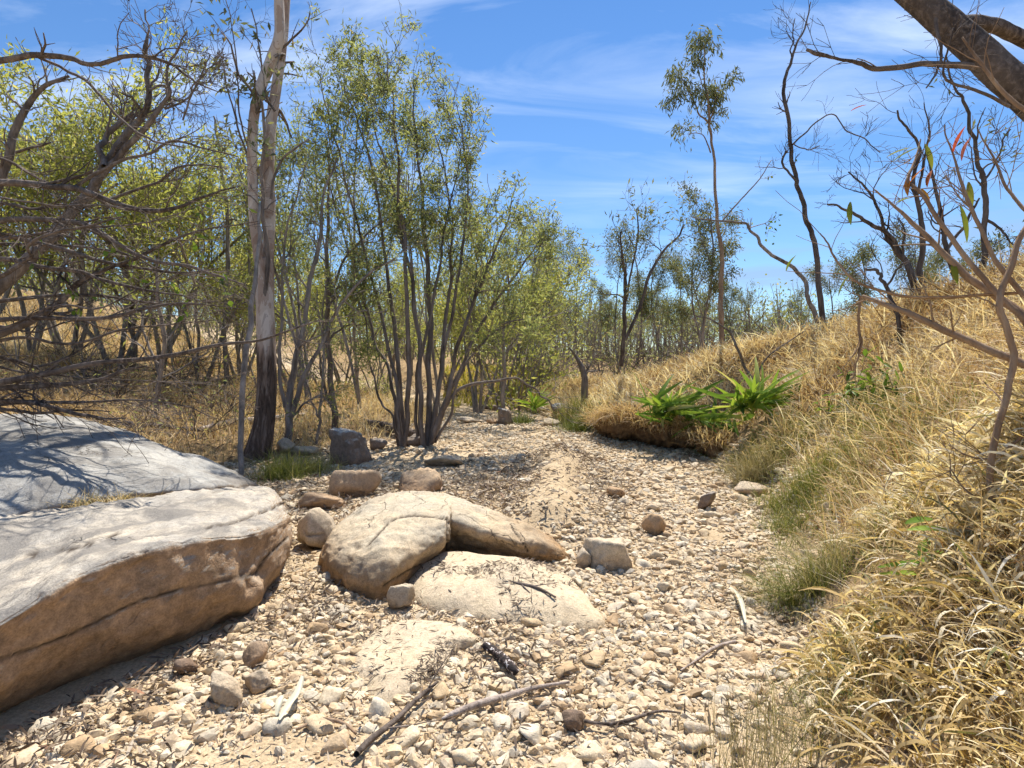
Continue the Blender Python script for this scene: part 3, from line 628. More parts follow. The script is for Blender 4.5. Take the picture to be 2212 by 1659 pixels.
COB = order[:300]
LAND += [('the burnt stick', *ground_at(1085, 1440)[0][:2]), ('the long mauve stick', *ground_at(1065, 1530)[0][:2]), ('the sand ridge', 0.55, 7.4), ('the curled bark strip', *ground_at(640, 1545)[0][:2]),
         ('the green-and-grey tussock', *ground_at(1690, 1290)[0][:2]), ('the undercut bank', *ground_at(1420, 975)[0][:2]), ('the forked grey stick', *ground_at(860, 1560)[0][:2]), ('the thin dark twig', *ground_at(1340, 1565)[0][:2]), ('the bleached twig', *ground_at(1530, 1430)[0][:2])]
LA = np.array([l[1:] for l in LAND]); cnt = {}
lst = sorted(((np.hypot(LA[:, 0] - big[i, 0], LA[:, 1] - big[i, 1]).min(), i) for i in COB))
SHAPE = ['rounded', 'smooth', 'blocky', 'angular']
for dmin, i in lst:
    x, y, s = big[i]; k = int(np.argmin(np.hypot(LA[:, 0] - x, LA[:, 1] - y))); cnt[k] = cnt.get(k, 0) + 1
    a, b = int(rng.integers(16)), int(rng.integers(8))
    yaw = rng.uniform(0, 6.28); tl = rng.normal(0, 0.18, 2)
    o = put('cobble', smesh[a * 8 + b]); sc = s * rng.uniform(0.9, 1.2)
    o.scale = (sc * rng.uniform(0.85, 1.25), sc, sc * rng.uniform(0.75, 1.25)); o.rotation_euler = (tl[0], tl[1], yaw)
    o.location = (x, y, G(x, y) + sc * 0.06)
    n = cnt[k]; pos_w = 'closest' if n == 1 else ordinal(n) + ' closest'
    tag(o, f'{TNAME[b]} {SHAPE[a % 4]} cobble, {pos_w} to {LAND[k][0]}', 'cobble', 'cobbles strewn over the creek bed')
def scatter_stones(arr, sub, nvar, seed, lift=0.15):
    V0 = [stone_verts(seed + i, sub, 8 + i % 4, (9, 16, 24)[i % 3], 0.05, 0.58) for i in range(nvar)]; T = V0[0][1]
    B = np.stack([v for v, _ in V0]) * np.array([1, 0.85, 0.6]) * 0.5
    n = len(arr); pick = rng.integers(0, nvar, n)
    R = rotz(rng.uniform(0, 6.28, n)) @ rotx(rng.normal(0, 0.3, n)) @ rotz(rng.uniform(0, 6.28, n))
    S = arr[:, 2:3] * rng.uniform(0.75, 1.3, (n, 3))
    V = B[pick] * S[:, None]; V = np.einsum('nij,nkj->nki', R, V)
    z = height(arr[:, 0], arr[:, 1]) + arr[:, 2] * lift
    V += np.column_stack([arr[:, :2], z])[:, None]
    nv = B.shape[1]; F = (T[None] + (np.arange(n) * nv)[:, None, None]).reshape(-1, 3)
    tint = np.repeat(np.clip(rng.beta(1.6, 1.5, n), 0, 1), nv)
    return V.reshape(-1, 3), F, tint
mb = MB()
rest = big[order[300:]]; fine_ = med[(med[:, 1] < 4.2) & (med[:, 2] > 0.046)]; coarse = med[~((med[:, 1] < 4.2) & (med[:, 2] > 0.046))]
V, F, tn = scatter_stones(np.concatenate([rest, fine_]), 2, 16, 400, 0.06); mb.add(V, None, F, tn)
V, F, tn = scatter_stones(np.concatenate([coarse, sml]), 1, 16, 600, 0.08); mb.add(V, None, F, tn)
tag(mb.build('gravel', MAT_GRAVEL, smooth=False), 'cream and tan gravel covering the creek bed', kind='stuff')
print('stones', len(big), len(med), len(sml))

# ------------------------------------------------------------------ blades, leaves, litter
def blades(pos_, head, length, width, lean, curl, segs, tint, twist=None, prof='grass'):
    n = len(pos_); s = np.linspace(0, 1, segs + 1)
    a = lean[:, None] + curl[:, None] * s[None] ** 1.3
    st = (length / segs)[:, None]
    hx = np.concatenate([np.zeros((n, 1)), np.cumsum(np.sin(a[:, :-1]) * st, 1)], 1); hz = np.concatenate([np.zeros((n, 1)), np.cumsum(np.cos(a[:, :-1]) * st, 1)], 1)
    d = np.stack([np.cos(head), np.sin(head), np.zeros(n)], -1); sd_ = np.stack([-np.sin(head), np.cos(head), np.zeros(n)], -1)
    C = pos_[:, None] + hx[..., None] * d[:, None] + hz[..., None] * np.array([0, 0, 1.0])
    if prof == 'grass': w = np.clip((1 - s) ** 0.6, 0.06, 1)
    else: w = np.clip(np.sin(np.clip(s * 0.88 + 0.1, 0, 1) * math.pi) ** 0.7, 0.06, 1)
    side = sd_[:, None] * np.ones((1, segs + 1, 1))
    if twist is not None:
        an = twist[:, None] * s[None]; nrm = np.stack([-np.cos(a) * np.cos(head)[:, None], -np.cos(a) * np.sin(head)[:, None], np.sin(a)], -1)
        side = side * np.cos(an)[..., None] + nrm * np.sin(an)[..., None]
    W = side * (w[None, :, None] * width[:, None, None] * 0.5)
    V = np.stack([C - W, C + W], 2).reshape(n, -1, 3)
    k = np.arange(segs) * 2; q = np.stack([k, k + 1, k + 3, k + 2], -1)
    Q = (q[None] + (np.arange(n) * (segs + 1) * 2)[:, None, None]).reshape(-1, 4)
    return V.reshape(-1, 3), Q, np.repeat(tint, (segs + 1) * 2)
def leaves(mb, base, direc, L, W, tint, rg):
    """pointed flat leaves; base and direction per leaf"""
    n = len(base); d = direc / (np.linalg.norm(direc, axis=1, keepdims=True) + 1e-9)
    r = rg.normal(size=(n, 3)); s = np.cross(d, r); s /= np.linalg.norm(s, axis=1, keepdims=True) + 1e-9
    nr = np.cross(d, s)
    a = base; m_ = base + d * (L * 0.45)[:, None] + nr * (L * 0.06)[:, None]; tip = base + d * L[:, None] - nr * (L * 0.05)[:, None]
    V = np.stack([a, m_ + s * (W / 2)[:, None], tip, m_ - s * (W / 2)[:, None]], 1).reshape(-1, 3)
    Q = np.arange(n)[:, None] * 4 + np.array([0, 1, 2, 3])[None]
    mb.add(V, Q, None, np.repeat(tint, 4))

rg = np.random.default_rng(77)
def grass_patch(name, label, m, xy, hrange, wk, tuft, leanr, curlr, segs, tint_fn, twist=1.5, prof='grass', spread=0.07, hb=None):
    x = np.repeat(xy[:, 0], tuft) + rg.normal(0, spread, len(xy) * tuft); y = np.repeat(xy[:, 1], tuft) + rg.normal(0, spread, len(xy) * tuft)
    n = len(x); z = height(x, y) - 0.02
    hd = rg.uniform(0, 6.283, n) if hb is None else rg.normal(hb[0], hb[1], n); d = np.hypot(x, y)
    L = rg.uniform(*hrange, n) * np.repeat(0.7 + 0.6 * rg.random(len(xy)), tuft)
    W = np.maximum(wk[0], wk[1] * d) * rg.uniform(0.6, 1.4, n)
    ln = rg.uniform(*leanr, n); cu = rg.uniform(*curlr, n)
    mb = MB(); V, Q, tn = blades(np.column_stack([x, y, z]), hd, L, W, ln, cu, segs, tint_fn(x, y, n), rg.normal(0, twist, n), prof)
    mb.add(V, Q, None, tn); return tag(mb.build(name, m), label, kind='stuff')
def pick_xy(n, xr, yr, cond):
    x = rg.uniform(*xr, n); y = rg.uniform(*yr, n); k = cond(x, y); x, y = x[k], y[k]
    for f in FOOT[:2]:
        k = ~inside(f, x, y); x, y = x[k], y[k]
    u, v, d = proj(np.column_stack([x, y, height(x, y) + 0.2])); k = (d > 0.8) & (u > -250) & (u < 2460) & (v < 2000)
    return np.column_stack([x[k], y[k]])
def tint_bank(x, y, n): return np.clip(0.50 + 0.40 * fbm2(x, y, 0.9, 3, 61) + rg.normal(0, 0.25, n), 0, 1)
STRAP = [P(1440, 905, 9.9), P(1535, 915, 9.6), P(1632, 885, 8.8)]
def near_strap(x, y):
    k = np.zeros(np.shape(x), bool)
    for c in STRAP: k |= (np.hypot(x - c[0], (y - c[1] + 0.25) * 0.8) < 0.42)
    return k
# dry grass over the right bank
xy = pick_xy(24000, (0.8, 10.5), (1.5, 19), lambda x, y: (bank_t(x, y) > 0.10 + 0.12 * fbm2(x, y, 1.5, 3, 41)) & (bank_t(x, y) < 1.7) & (y > 1.6) & (fbm2(x, y, 1.1, 3, 44) > -0.55) & ~((y > 10) & (y < 12.2) & (bank_t(x, y) < 0.07)) & ~near_strap(x, y))
grass_patch('dry_grass', 'tangled straw-coloured dry grass over the high bank', MAT_GRASS_DRY, xy, (0.14, 0.46), (0.006, 0.0017), 7, (0.2, 1.6), (-0.3, 1.8), 3, tint_bank)
# fringe hanging over the undercut earth wall
fr = catmull(np.array([r[4] for r in rows]), 14); nfr = 4600
ii = rg.integers(0, len(fr), nfr); bp = fr[ii] + rg.normal(0, 0.13, (nfr, 3)) * [1, 1, 0.45] + np.array([0.03, 0.03, 0.08])
mb = MB(); V, Q, tn = blades(bp, rg.normal(-2.2, 0.8, nfr), rg.uniform(0.12, 0.45, nfr), np.full(nfr, 0.014), rg.uniform(0.2, 1.3, nfr), rg.uniform(0.6, 2.0, nfr), 4, np.clip(rg.normal(0.35, 0.2, nfr), 0, 1), rg.normal(0, 1, nfr))
mb.add(V, Q, None, tn); tag(mb.build('hanging_grass', MAT_GRASS_DRY), 'rusty dry grass drooping over the undercut earth wall', kind='stuff')
# greener grass at the foot of the bank
xy = pick_xy(5200, (0.8, 5), (2.2, 9), lambda x, y: (bank_t(x, y) > -0.02 + 0.1 * fbm2(x, y, 1.5, 3, 46)) & (bank_t(x, y) < 0.20 + 0.2 * np.clip(y - 3.2, 0, 1)) & (fbm2(x, y, 0.9, 2, 49) > -0.25))
grass_patch('green_grass', 'fine olive grass along the foot of the bank', MAT_GRASS_GREEN, xy, (0.10, 0.30), (0.0035, 0.001), 8, (0.05, 0.9), (0.2, 1.5), 5, lambda x, y, n: np.clip(rg.normal(0.45, 0.28, n), 0, 1))
# broad curled straw leaves beside the camera
xy = pick_xy(9000, (0.9, 5.2), (1.2, 5.4), lambda x, y: (bank_t(x, y) > 0.07 + 0.10 * fbm2(x, y, 1.5, 3, 47) + 0.12 * np.clip(y - 3.2, 0, 3)) & (bank_t(x, y) < 1.2) & (fbm2(x, y, 1.6, 3, 48) > -0.3) & (y + 0.5 * bank_t(x, y) < 3.9 + 0.9 * fbm2(x, y, 0.8, 2, 58)))
grass_patch('straw_grass', 'broad-leaved golden straw grass with curled tips crowding the lower bank', MAT_GRASS_GOLD, xy, (0.08, 0.28), (0.006, 0.0038), 6, (0.05, 1.4), (0.4, 3.4), 6, lambda x, y, n: np.clip(0.60 + 0.3 * fbm2(x, y, 1.6, 2, 65) + rg.normal(0, 0.27, n), 0, 1), 1.2, 'leaf', 0.05, hb=(3.4, 1.9))
# dry grass on the flat and hillside left of the creek
def tint_flat(x, y, n): return np.clip(0.45 + 0.35 * fbm2(x, y, 0.35, 3, 63) + rg.normal(0, 0.16, n), 0, 0.99)
xy = pick_xy(26000, (-30, 3), (5.5, 36), lambda x, y: (left_t(x, y) > 0.5 + 0.5 * fbm2(x, y, 1.2, 3, 51)) & (fbm2(x, y, 0.7, 3, 54) > -0.12))
grass_patch('dry_grass', 'dry golden grass under the trees on the flat beyond the boulders', MAT_GRASS_DRY, xy, (0.2, 0.6), (0.005, 0.0013), 5, (0.05, 0.9), (0.2, 1.4), 3, tint_flat, spread=0.1)
xy = pick_xy(2000, (-9, 5), (16.5, 27), lambda x, y: (proj(np.column_stack([x, y, height(x, y)]))[0] > 960) & (proj(np.column_stack([x, y, height(x, y)]))[0] < 1200) & (left_t(x, y) > -20) )
xy = xy[(bank_t(xy[:, 0], xy[:, 1]) > 0.03) | (left_t(xy[:, 0], xy[:, 1]) > 0.05) | (xy[:, 1] > 18.5)]
m_yel = leaf_mat('grass_yellow_green', [(0.0, (0.22, 0.24, 0.04)), (0.5, (0.42, 0.38, 0.08)), (1.0, (0.62, 0.50, 0.16))], 0.4)
grass_patch('yellow_grass', 'sunlit yellow-green grass beyond the far end of the creek', m_yel, xy, (0.15, 0.4), (0.005, 0.0014), 8, (0.05, 0.7), (0.1, 0.9), 3, lambda x, y, n: rg.random(n))

def tussock(label, u, v, n, L, spread_, m, w=0.004, lean=(0.05, 1.15), curl=(0.3, 1.4), hbias=None, name='sedge_tussock', tint=(0.4, 0.25)):
    g, d = ground_at(u, v); mb = MB()
    p = g[None] + np.column_stack([rg.normal(0, spread_, (n, 2)), np.full(n, -0.02)]); p[:, 2] = height(p[:, 0], p[:, 1]) - 0.02
    hd = rg.uniform(0, 6.283, n) if hbias is None else rg.normal(hbias, 1.0, n)
    V, Q, tn = blades(p, hd, rg.uniform(0.5, 1.0, n) * L, np.full(n, max(w, 0.0009 * d)), rg.uniform(*lean, n), rg.uniform(*curl, n), 6, np.clip(rg.normal(*tint, n), 0, 1), rg.normal(0, 0.6, n))
    mb.add(V, Q, None, tn); return tag(mb.build(name, m), label, 'tussock')
tussock('soft green sedge tussock at the foot of the gum tree', 610, 1032, 650, 0.55, 0.16, MAT_GRASS_GREEN, tint=(0.3, 0.22))
tussock('pale sedge tussock between the gum tree and the upright grey block', 672, 1022, 420, 0.45, 0.16, MAT_GRASS_GREEN, tint=(0.6, 0.2))
tussock('dense green tussock at the far creek edge below the dry bank', 1262, 925, 600, 0.6, 0.22, MAT_GRASS_GREEN, tint=(0.15, 0.15))
tussock('yellow-green tall grass tuft at the far creek edge', 1235, 915, 260, 0.9, 0.16, MAT_GRASS_GREEN, lean=(0.02, 0.5), tint=(0.45, 0.2))
tussock('low green tuft beside the square boulder at the creek bend', 1125, 915, 300, 0.4, 0.16, MAT_GRASS_GREEN, tint=(0.2, 0.15))
tussock('small green tuft under the strap-leaved plants', 1530, 985, 220, 0.42, 0.08, MAT_GRASS_GREEN, tint=(0.3, 0.2))
tussock('drooping grey-brown tussock over the pale gravel', 1632, 1040, 650, 0.62, 0.14, MAT_GRASS_GREY, hbias=-2.6, tint=(0.45, 0.25))
tussock('olive tussock between the grey-brown tussock and the bank', 1738, 1060, 550, 0.55, 0.2, MAT_GRASS_GREEN, hbias=-2.4, tint=(0.35, 0.22))
tussock('large green-and-grey tussock leaning over the gravel', 1740, 1290, 800, 0.52, 0.1, MAT_GRASS_GREEN, 0.003, hbias=-2.9, lean=(0.1, 1.25), tint=(0.4, 0.3))
tussock('grey withered tussock half hidden by the large green one', 1790, 1255, 300, 0.5, 0.07, MAT_GRASS_GREY, 0.003, lean=(0.1, 0.9), tint=(0.7, 0.2))
tussock('upright sparse grey grass clump at the bottom of the picture', 1640, 1690, 230, 0.42, 0.11, MAT_GRASS_GREY, 0.003, lean=(0.0, 0.45), curl=(0.0, 0.6), tint=(0.5, 0.25))
tussock('thin green grass wisps at the gravel edge', 1700, 1150, 260, 0.34, 0.13, MAT_GRASS_GREEN, 0.003, tint=(0.3, 0.25))
tussock('thin brown grass wisps near the bottom of the bank', 1745, 1560, 200, 0.3, 0.12, MAT_GRASS_GREY, 0.003, tint=(0.4, 0.3))
# tuft of orange grass in the gap between the two left boulders
gp = P(235, 1088, 4.75); n = 420; p = gp[None] + rg.normal(0, 1, (n, 3)) * [0.16, 0.07, 0.01]; p[:, 2] = 0.36
mb = MB(); V, Q, tn = blades(p, rg.uniform(0, 6.283, n), rg.uniform(0.12, 0.28, n), np.full(n, 0.006), rg.uniform(0.1, 1.2, n), rg.uniform(0.4, 2, n), 5, np.clip(rg.normal(0.4, 0.25, n), 0, 1), rg.normal(0, 1, n))
mb.add(V, Q, None, tn); tag(mb.build('grass_tuft', MAT_GRASS_GOLD), 'orange-brown grass tuft in the gap between the two left boulders', 'tussock')

def litter(n, cond, size=(0.022, 0.07), name='leaf_litter', label='grey-brown dead leaves scattered over the stones', yr=(1.9, 14), zoff=0.02):
    y = rg.uniform(*yr, n); x = rg.uniform(-1, 1, n) * (y * 0.95 + 0.3); k = rg.random(n) < cond(x, y); x, y = x[k], y[k]; n = len(x)
    for f in FOOT[:3]:
        k = ~inside(f, x, y); x, y = x[k], y[k]
    n = len(x); z = height(x, y) + zoff * rg.uniform(0.3, 1.8, n); L = rg.uniform(*size, n)
    mb = MB(); V, Q, tn = blades(np.column_stack([x, y, z]), rg.uniform(0, 6.28, n), L, np.maximum(L * rg.uniform(0.1, 0.24, n), 0.0009 * y), rg.uniform(0.9, 1.6, n), rg.uniform(-0.3, 0.9, n), 3, np.clip(rg.beta(1.5, 1.6, n), 0, 1), rg.normal(0, 1.3, n), 'leaf')
    mb.add(V, Q, None, tn); return tag(mb.build(name, MAT_LITTER), label, kind='stuff')
def lit_density(x, y):
    c = 0.25 + 0.75 * sstep(fbm2(x, y, 1.1, 3, 71) * 2 + 0.3)
    r = ridge_d(x, y); c = c * (1 - 0.6 * np.exp(-(r / 0.24) ** 2)) + 0.95 * np.exp(-((r - 0.55) / 0.3) ** 2) * (y > 5)
    c = np.maximum(c, 1.0 * np.exp(-((x + 0.25) / 0.75) ** 2 - ((y - 7.2) / 1.5) ** 2))
    c = np.maximum(c, 0.9 * np.exp(-((x + 2.6) / 1.1) ** 2 - ((y - 6.8) / 1.2) ** 2))
    return np.where(bed_mask(x, y, 0.6), c, 0.25 * (left_t(x, y) > 0))
litter(80000, lit_density)
litter(52000, lambda x, y: 1.0 * np.exp(-((x + 0.2) / 0.5) ** 2 - ((y - 7.0) / 1.3) ** 2) + 1.0 * np.exp(-((x - 0.72) / 0.5) ** 2 - ((y - 8.8) / 0.6) ** 2) + 0.7 * np.exp(-((x - 1.05) / 0.3) ** 2 - ((y - 7.4) / 1.2) ** 2) + 0.6 * np.exp(-((x + 2.3) / 0.9) ** 2 - ((y - 6.6) / 0.9) ** 2), (0.04, 0.11), label='dark drift of dead leaves beside the sand ridge', yr=(4.5, 10.5), zoff=0.035)
# dark litter in the hollow below the long boulder
litter(16000, lambda x, y: np.exp(-((x + 1.62 - (y - 3.2) * 0.5) / 0.22) ** 2) * ((y < 4.5)), (0.03, 0.09), label='dark leaf litter along the shaded foot of the long boulder', yr=(1.8, 4.6))
litter(20000, lambda x, y: 0.9 * sstep((left_t(x, y) + 0.4)) * (y < 16), (0.05, 0.14), name='leaf_litter', label='brown leaf litter and twigs under the trees', yr=(5.5, 16), zoff=0.03)

# ------------------------------------------------------------------ trees
def limb(path, d0, d1=None, n=7, jit=0.0, seed=0, k=0.8):
    """path of (u, v, radius in frame pixels) at depth d0..d1 -> smooth points and radii in metres"""
    q = np.array(path, float); c = catmull(q, n); s = np.linspace(0, 1, len(c)); d = d0 + (((d1 if d1 is not None else d0) - d0) * s)
    pts = np.stack([P(a, b, k) for (a, b, _), k in zip(c, d)]); r = np.maximum(c[:, 2] * k / FV * d, 0.0015)
    if jit:
        r3 = np.random.default_rng(seed); w = fbm(np.stack([s * len(q) * 1.6, s * 0 + seed, s * 0], -1), 3, seed); w2 = fbm(np.stack([s * len(q) * 1.6, s * 0 + seed + 40, s * 0], -1), 3, seed + 3)
        fade = np.minimum(1, s * 6)
        pts = pts + (np.stack([w, w2, w * 0.4], -1) * (jit * fade)[:, None])
    return pts, r
def grow(rg_, start, direc, length, r0, level, out, tips, wig=0.22, up=0.06, kids=(3, 6), ratio=0.55, ang=(0.4, 0.95), seg=0.16, rend=0.35, t0=0.25):
    n = max(4, int(length / seg)); d = np.array(direc, float); d /= np.linalg.norm(d) + 1e-9; p = np.array(start, float)
    pts = [p.copy()]; ds = [d.copy()]
    for i in range(n):
        d = d + rg_.normal(0, wig, 3) * (0.55 if level == 0 else 1); d[2] += up; d /= np.linalg.norm(d)
        p = p + d * (length / n); pts.append(p.copy()); ds.append(d.copy())
    pts = np.array(pts); rad = r0 * (1 - (1 - rend) * np.linspace(0, 1, n + 1)); out.append((pts, rad))
    if level <= 0: tips.append((pts, d)); return
    for k in range(int(rg_.integers(kids[0], kids[1] + 1))):
        t = rg_.uniform(t0, 1.0); i = min(n, int(t * n)); b = ds[i]
        ax = np.cross(b, rg_.normal(size=3)); ax /= np.linalg.norm(ax) + 1e-9
        a = rg_.uniform(*ang); nd = b * math.cos(a) + ax * math.sin(a)
        grow(rg_, pts[i], nd, length * ratio * rg_.uniform(0.7, 1.25) * (1.15 - 0.4 * t), max(rad[i] * rg_.uniform(0.45, 0.7), 0.0025), level - 1, out, tips, wig, up, kids, ratio, ang, seg, rend, 0.15)
def side_twigs(rg_, pts, rad, count, length, level, out, tips, t0=0.3, up=0.05, wig=0.25, ang=(0.5, 1.1), kids=(2, 4), ratio=0.55):
    n = len(pts); tg = np.gradient(pts, axis=0)
    for k in range(count):
        i = int(rg_.uniform(t0, 1.0) * (n - 1)); b = tg[i] / (np.linalg.norm(tg[i]) + 1e-9)
        ax = np.cross(b, rg_.normal(size=3)); ax /= np.linalg.norm(ax) + 1e-9; a = rg_.uniform(*ang)
        grow(rg_, pts[i], b * math.cos(a) + ax * math.sin(a), length * rg_.uniform(0.5, 1.3), max(0.0025, rad[i] * rg_.uniform(0.3, 0.55)), level, out, tips, wig, up, kids, ratio, (0.4, 0.95), max(0.08, length / 8))
def add_tubes(mb, out, minr=0.0, rough=0.0):
    for pts, rad in out:
        r = float(rad[0]); mb.tube(pts, np.maximum(rad, minr), 10 if r > 0.09 else 7 if r > 0.04 else 5 if r > 0.012 else 3, 0.5, rough if r > 0.03 else 0)
def foliage(rg_, tips, per, L, W, droop=0.5, scatter=0.12, tint=(0.5, 0.2), along=0.3):
    mb = MB()
    if not tips: return mb
    B = []; D = []; TN = []
    for pts, d in tips:
        k = per if isinstance(per, int) else int(per[0] * 0.3 + (per[1] * 1.9) * rg_.random() ** 2.4 + rg_.random())
        if k <= 0: continue
        i = (rg_.uniform(along, 1.0, k) * (len(pts) - 1)).astype(int)
        B.append(pts[i] + rg_.normal(0, scatter, (k, 3))); D.append(d[None] * 0.5 + rg_.normal(0, 0.7, (k, 3)) + np.array([0, 0, -droop])); TN.append(np.clip(rg_.normal(tint[0] + rg_.normal(0, 0.1), tint[1], k), 0, 1))
    B = np.concatenate(B); D = np.concatenate(D); TN = np.concatenate(TN); n = len(B)
    leaves(mb, B, D, rg_.uniform(0.7, 1.3, n) * L, rg_.uniform(0.7, 1.3, n) * W, TN, rg_); return mb
def r_(seed): return np.random.default_rng(seed)

# --- the pale gum tree
g, dg_ = ground_at(558, 985); T1 = empty('gum_tree', 'tall pale smooth-barked gum tree with dark rough base beside the boulders', 'tree')
tr = MB(); outs = []; tips = []; q = r_(11)
trunk = limb([(552, 1000, 40), (562, 960, 33), (572, 900, 27), (576, 820, 25), (575, 740, 24), (573, 660, 23), (571, 590, 25), (571, 560, 22)], dg_, dg_, 8)
tr.tube(*trunk, 20, 0.5, 0.10)
tr.build('trunk', MAT_BARK_GUM, T1)
l1 = limb([(566, 610, 13), (560, 560, 14), (550, 480, 13.5), (546, 400, 13), (545, 310, 13), (549, 250, 13), (563, 190, 14), (588, 125, 15), (603, 80, 14), (603, 20, 13), (602, -60, 12), (612, -160, 10), (600, -300, 7)], dg_ - 0.05, dg_ - 0.3, 8)
l2 = limb([(577, 610, 15), (580, 540, 15), (582, 450, 16), (580, 370, 15), (583, 290, 15), (592, 220, 14), (603, 150, 13), (612, 80, 12), (618, 0, 11), (625, -120, 9), (650, -260, 6)], dg_ + 0.05, dg_ + 0.5, 8)
for l in (l1, l2):
    mb = MB(); mb.tube(*l, 14, 0.5, 0.07); mb.build('limb', MAT_BARK_GUM, T1)
mb = MB()
for pth in ([(572, 640, 6), (578, 560, 6), (568, 470, 6), (566, 380, 5), (572, 300, 4), (565, 220, 4)], [(560, 360, 3), (548, 420, 3), (530, 330, 3), (508, 260, 2.5), (490, 190, 2), (478, 120, 1.5)],
            [(585, 430, 4), (600, 360, 3.5), (625, 330, 3), (668, 300, 2)], [(545, 330, 3), (520, 270, 2.5), (515, 180, 2), (500, 60, 1.5), (490, 0, 1.2)], [(595, 240, 4), (580, 215, 3.5), (572, 180, 3), (560, 90, 2), (540, 20, 1.5)]):
    l = limb(pth, dg_ - 0.1, dg_ - 0.4 + 0.5 * q.random(), 6, 0.03, int(q.integers(99))); outs.append(l); side_twigs(q, l[0], l[1], 7, 0.7, 1, outs, tips, 0.3, 0.0)
side_twigs(q, *l2, 9, 0.8, 1, outs, tips, 0.45, -0.02); side_twigs(q, *l1, 7, 0.8, 1, outs, tips, 0.4, -0.02)
add_tubes(mb, outs); mb.build('twigs', MAT_BARK_DARK, T1)['kind'] = 'stuff'
foliage(q, tips, (1, 5), 0.13, 0.045, 0.9, 0.05, (0.45, 0.28)).build('crown', MAT_LEAF_GUM, T1)
# the thin pale pole leaning on the gum
T = empty('sapling', 'thin straight pale sapling leaning against the gum tree', 'tree'); g, d2 = ground_at(520, 1048); mb = MB()
mb.tube(*limb([(519, 1052, 7), (521, 980, 7.5), (523, 880, 7.5), (530, 780, 7.5), (541, 690, 7), (552, 600, 6), (560, 520, 5), (562, 440, 4)], d2, dg_ - 0.25, 8, 0.03, 4), 9, 0.5, 0.06); mb.build('trunk', MAT_BARK_GREY, T)

# --- the many-stemmed tree in the middle
g, dm = ground_at(895, 966); T2 = empty('multi_stem_tree', 'many-stemmed dark tree with olive crown fanning up from the creek edge', 'tree')
STEMS = [[(866, 968, 10), (868, 900, 9), (860, 800, 8), (846, 680, 7), (828, 520, 5), (800, 360, 4), (765, 250, 2.5), (740, 160, 1.5)],
         [(872, 968, 10), (882, 880, 9), (886, 780, 9), (880, 640, 7), (868, 480, 6), (858, 330, 4), (848, 220, 2.5), (840, 130, 1.5)],
         [(862, 962, 8), (852, 880, 7), (836, 800, 6), (806, 720, 5), (778, 620, 4), (742, 500, 3), (700, 380, 2)],
         [(915, 968, 9), (908, 880, 9), (904, 760, 8), (892, 640, 7), (872, 520, 5), (845, 400, 4), (815, 280, 2.5), (800, 180, 1.5)],
         [(922, 968, 11), (926, 860, 10), (928, 740, 9), (924, 600, 8), (914, 470, 6), (900, 330, 4), (890, 240, 2.5), (905, 150, 1.5)],
         [(928, 962, 9), (944, 860, 8), (955, 760, 7), (968, 640, 6), (978, 520, 4.5), (968, 400, 3), (940, 280, 2)],
         [(932, 958, 9), (962, 860, 8), (985, 770, 7), (1010, 680, 6), (1048, 590, 4.5), (1090, 500, 3), (1110, 430, 2)],
         [(936, 952, 8), (978, 840, 7), (1026, 730, 6), (1082, 640, 5), (1130, 570, 3.5), (1165, 520, 2)],
         [(904, 962, 7), (898, 860, 6), (910, 760, 6), (935, 650, 5), (955, 520, 4), (985, 400, 2.5), (995, 320, 1.5)],
         [(940, 955, 6), (970, 900, 5), (1000, 800, 4.5), (1042, 740, 4), (1090, 700, 3), (1130, 690, 2)],
         [(938, 950, 6), (955, 890, 6), (985, 845, 6), (1030, 828, 6), (1075, 822, 5), (1115, 818, 4), (1150, 838, 3.5), (1178, 862, 3), (1194, 888, 2.5)],
         [(868, 964, 8), (858, 860, 7), (838, 740, 6), (804, 600, 5), (764, 460, 4), (732, 330, 3), (706, 230, 2), (690, 160, 1.3)],
         [(930, 962, 8), (950, 830, 7), (976, 690, 6), (1000, 550, 4.5), (1014, 410, 3), (1000, 290, 2), (985, 220, 1.3)],
         [(868, 962, 5), (845, 900, 4), (818, 850, 4), (800, 780, 3), (788, 700, 2.5), (765, 600, 2)]]
tips = []
for i, s in enumerate(STEMS):
    q = r_(300 + i); l = limb(s, dm + q.uniform(-0.15, 0.15), dm + q.uniform(-1.3, 1.3) * (0.3 if i == 10 else 1), 8, 0.07, i + 3, 0.62); o_ = [l]
    n_t = 5 if i == 10 else 15
    side_twigs(q, *l, n_t, 0.9, 2 if i != 10 else 1, o_, tips if i != 10 else [], 0.5, 0.07, 0.2, (0.35, 0.8), (2, 4))
    mb = MB(); add_tubes(mb, o_, 0.004, 0.05); mb.build('stem', MAT_BARK_DARK, T2)
q = r_(51)
foliage(q, tips, (6, 19), 0.095, 0.023, 0.4, 0.07, (0.5, 0.22)).build('crown', MAT_LEAF_OLIVE, T2)
print('multi tips', len(tips))

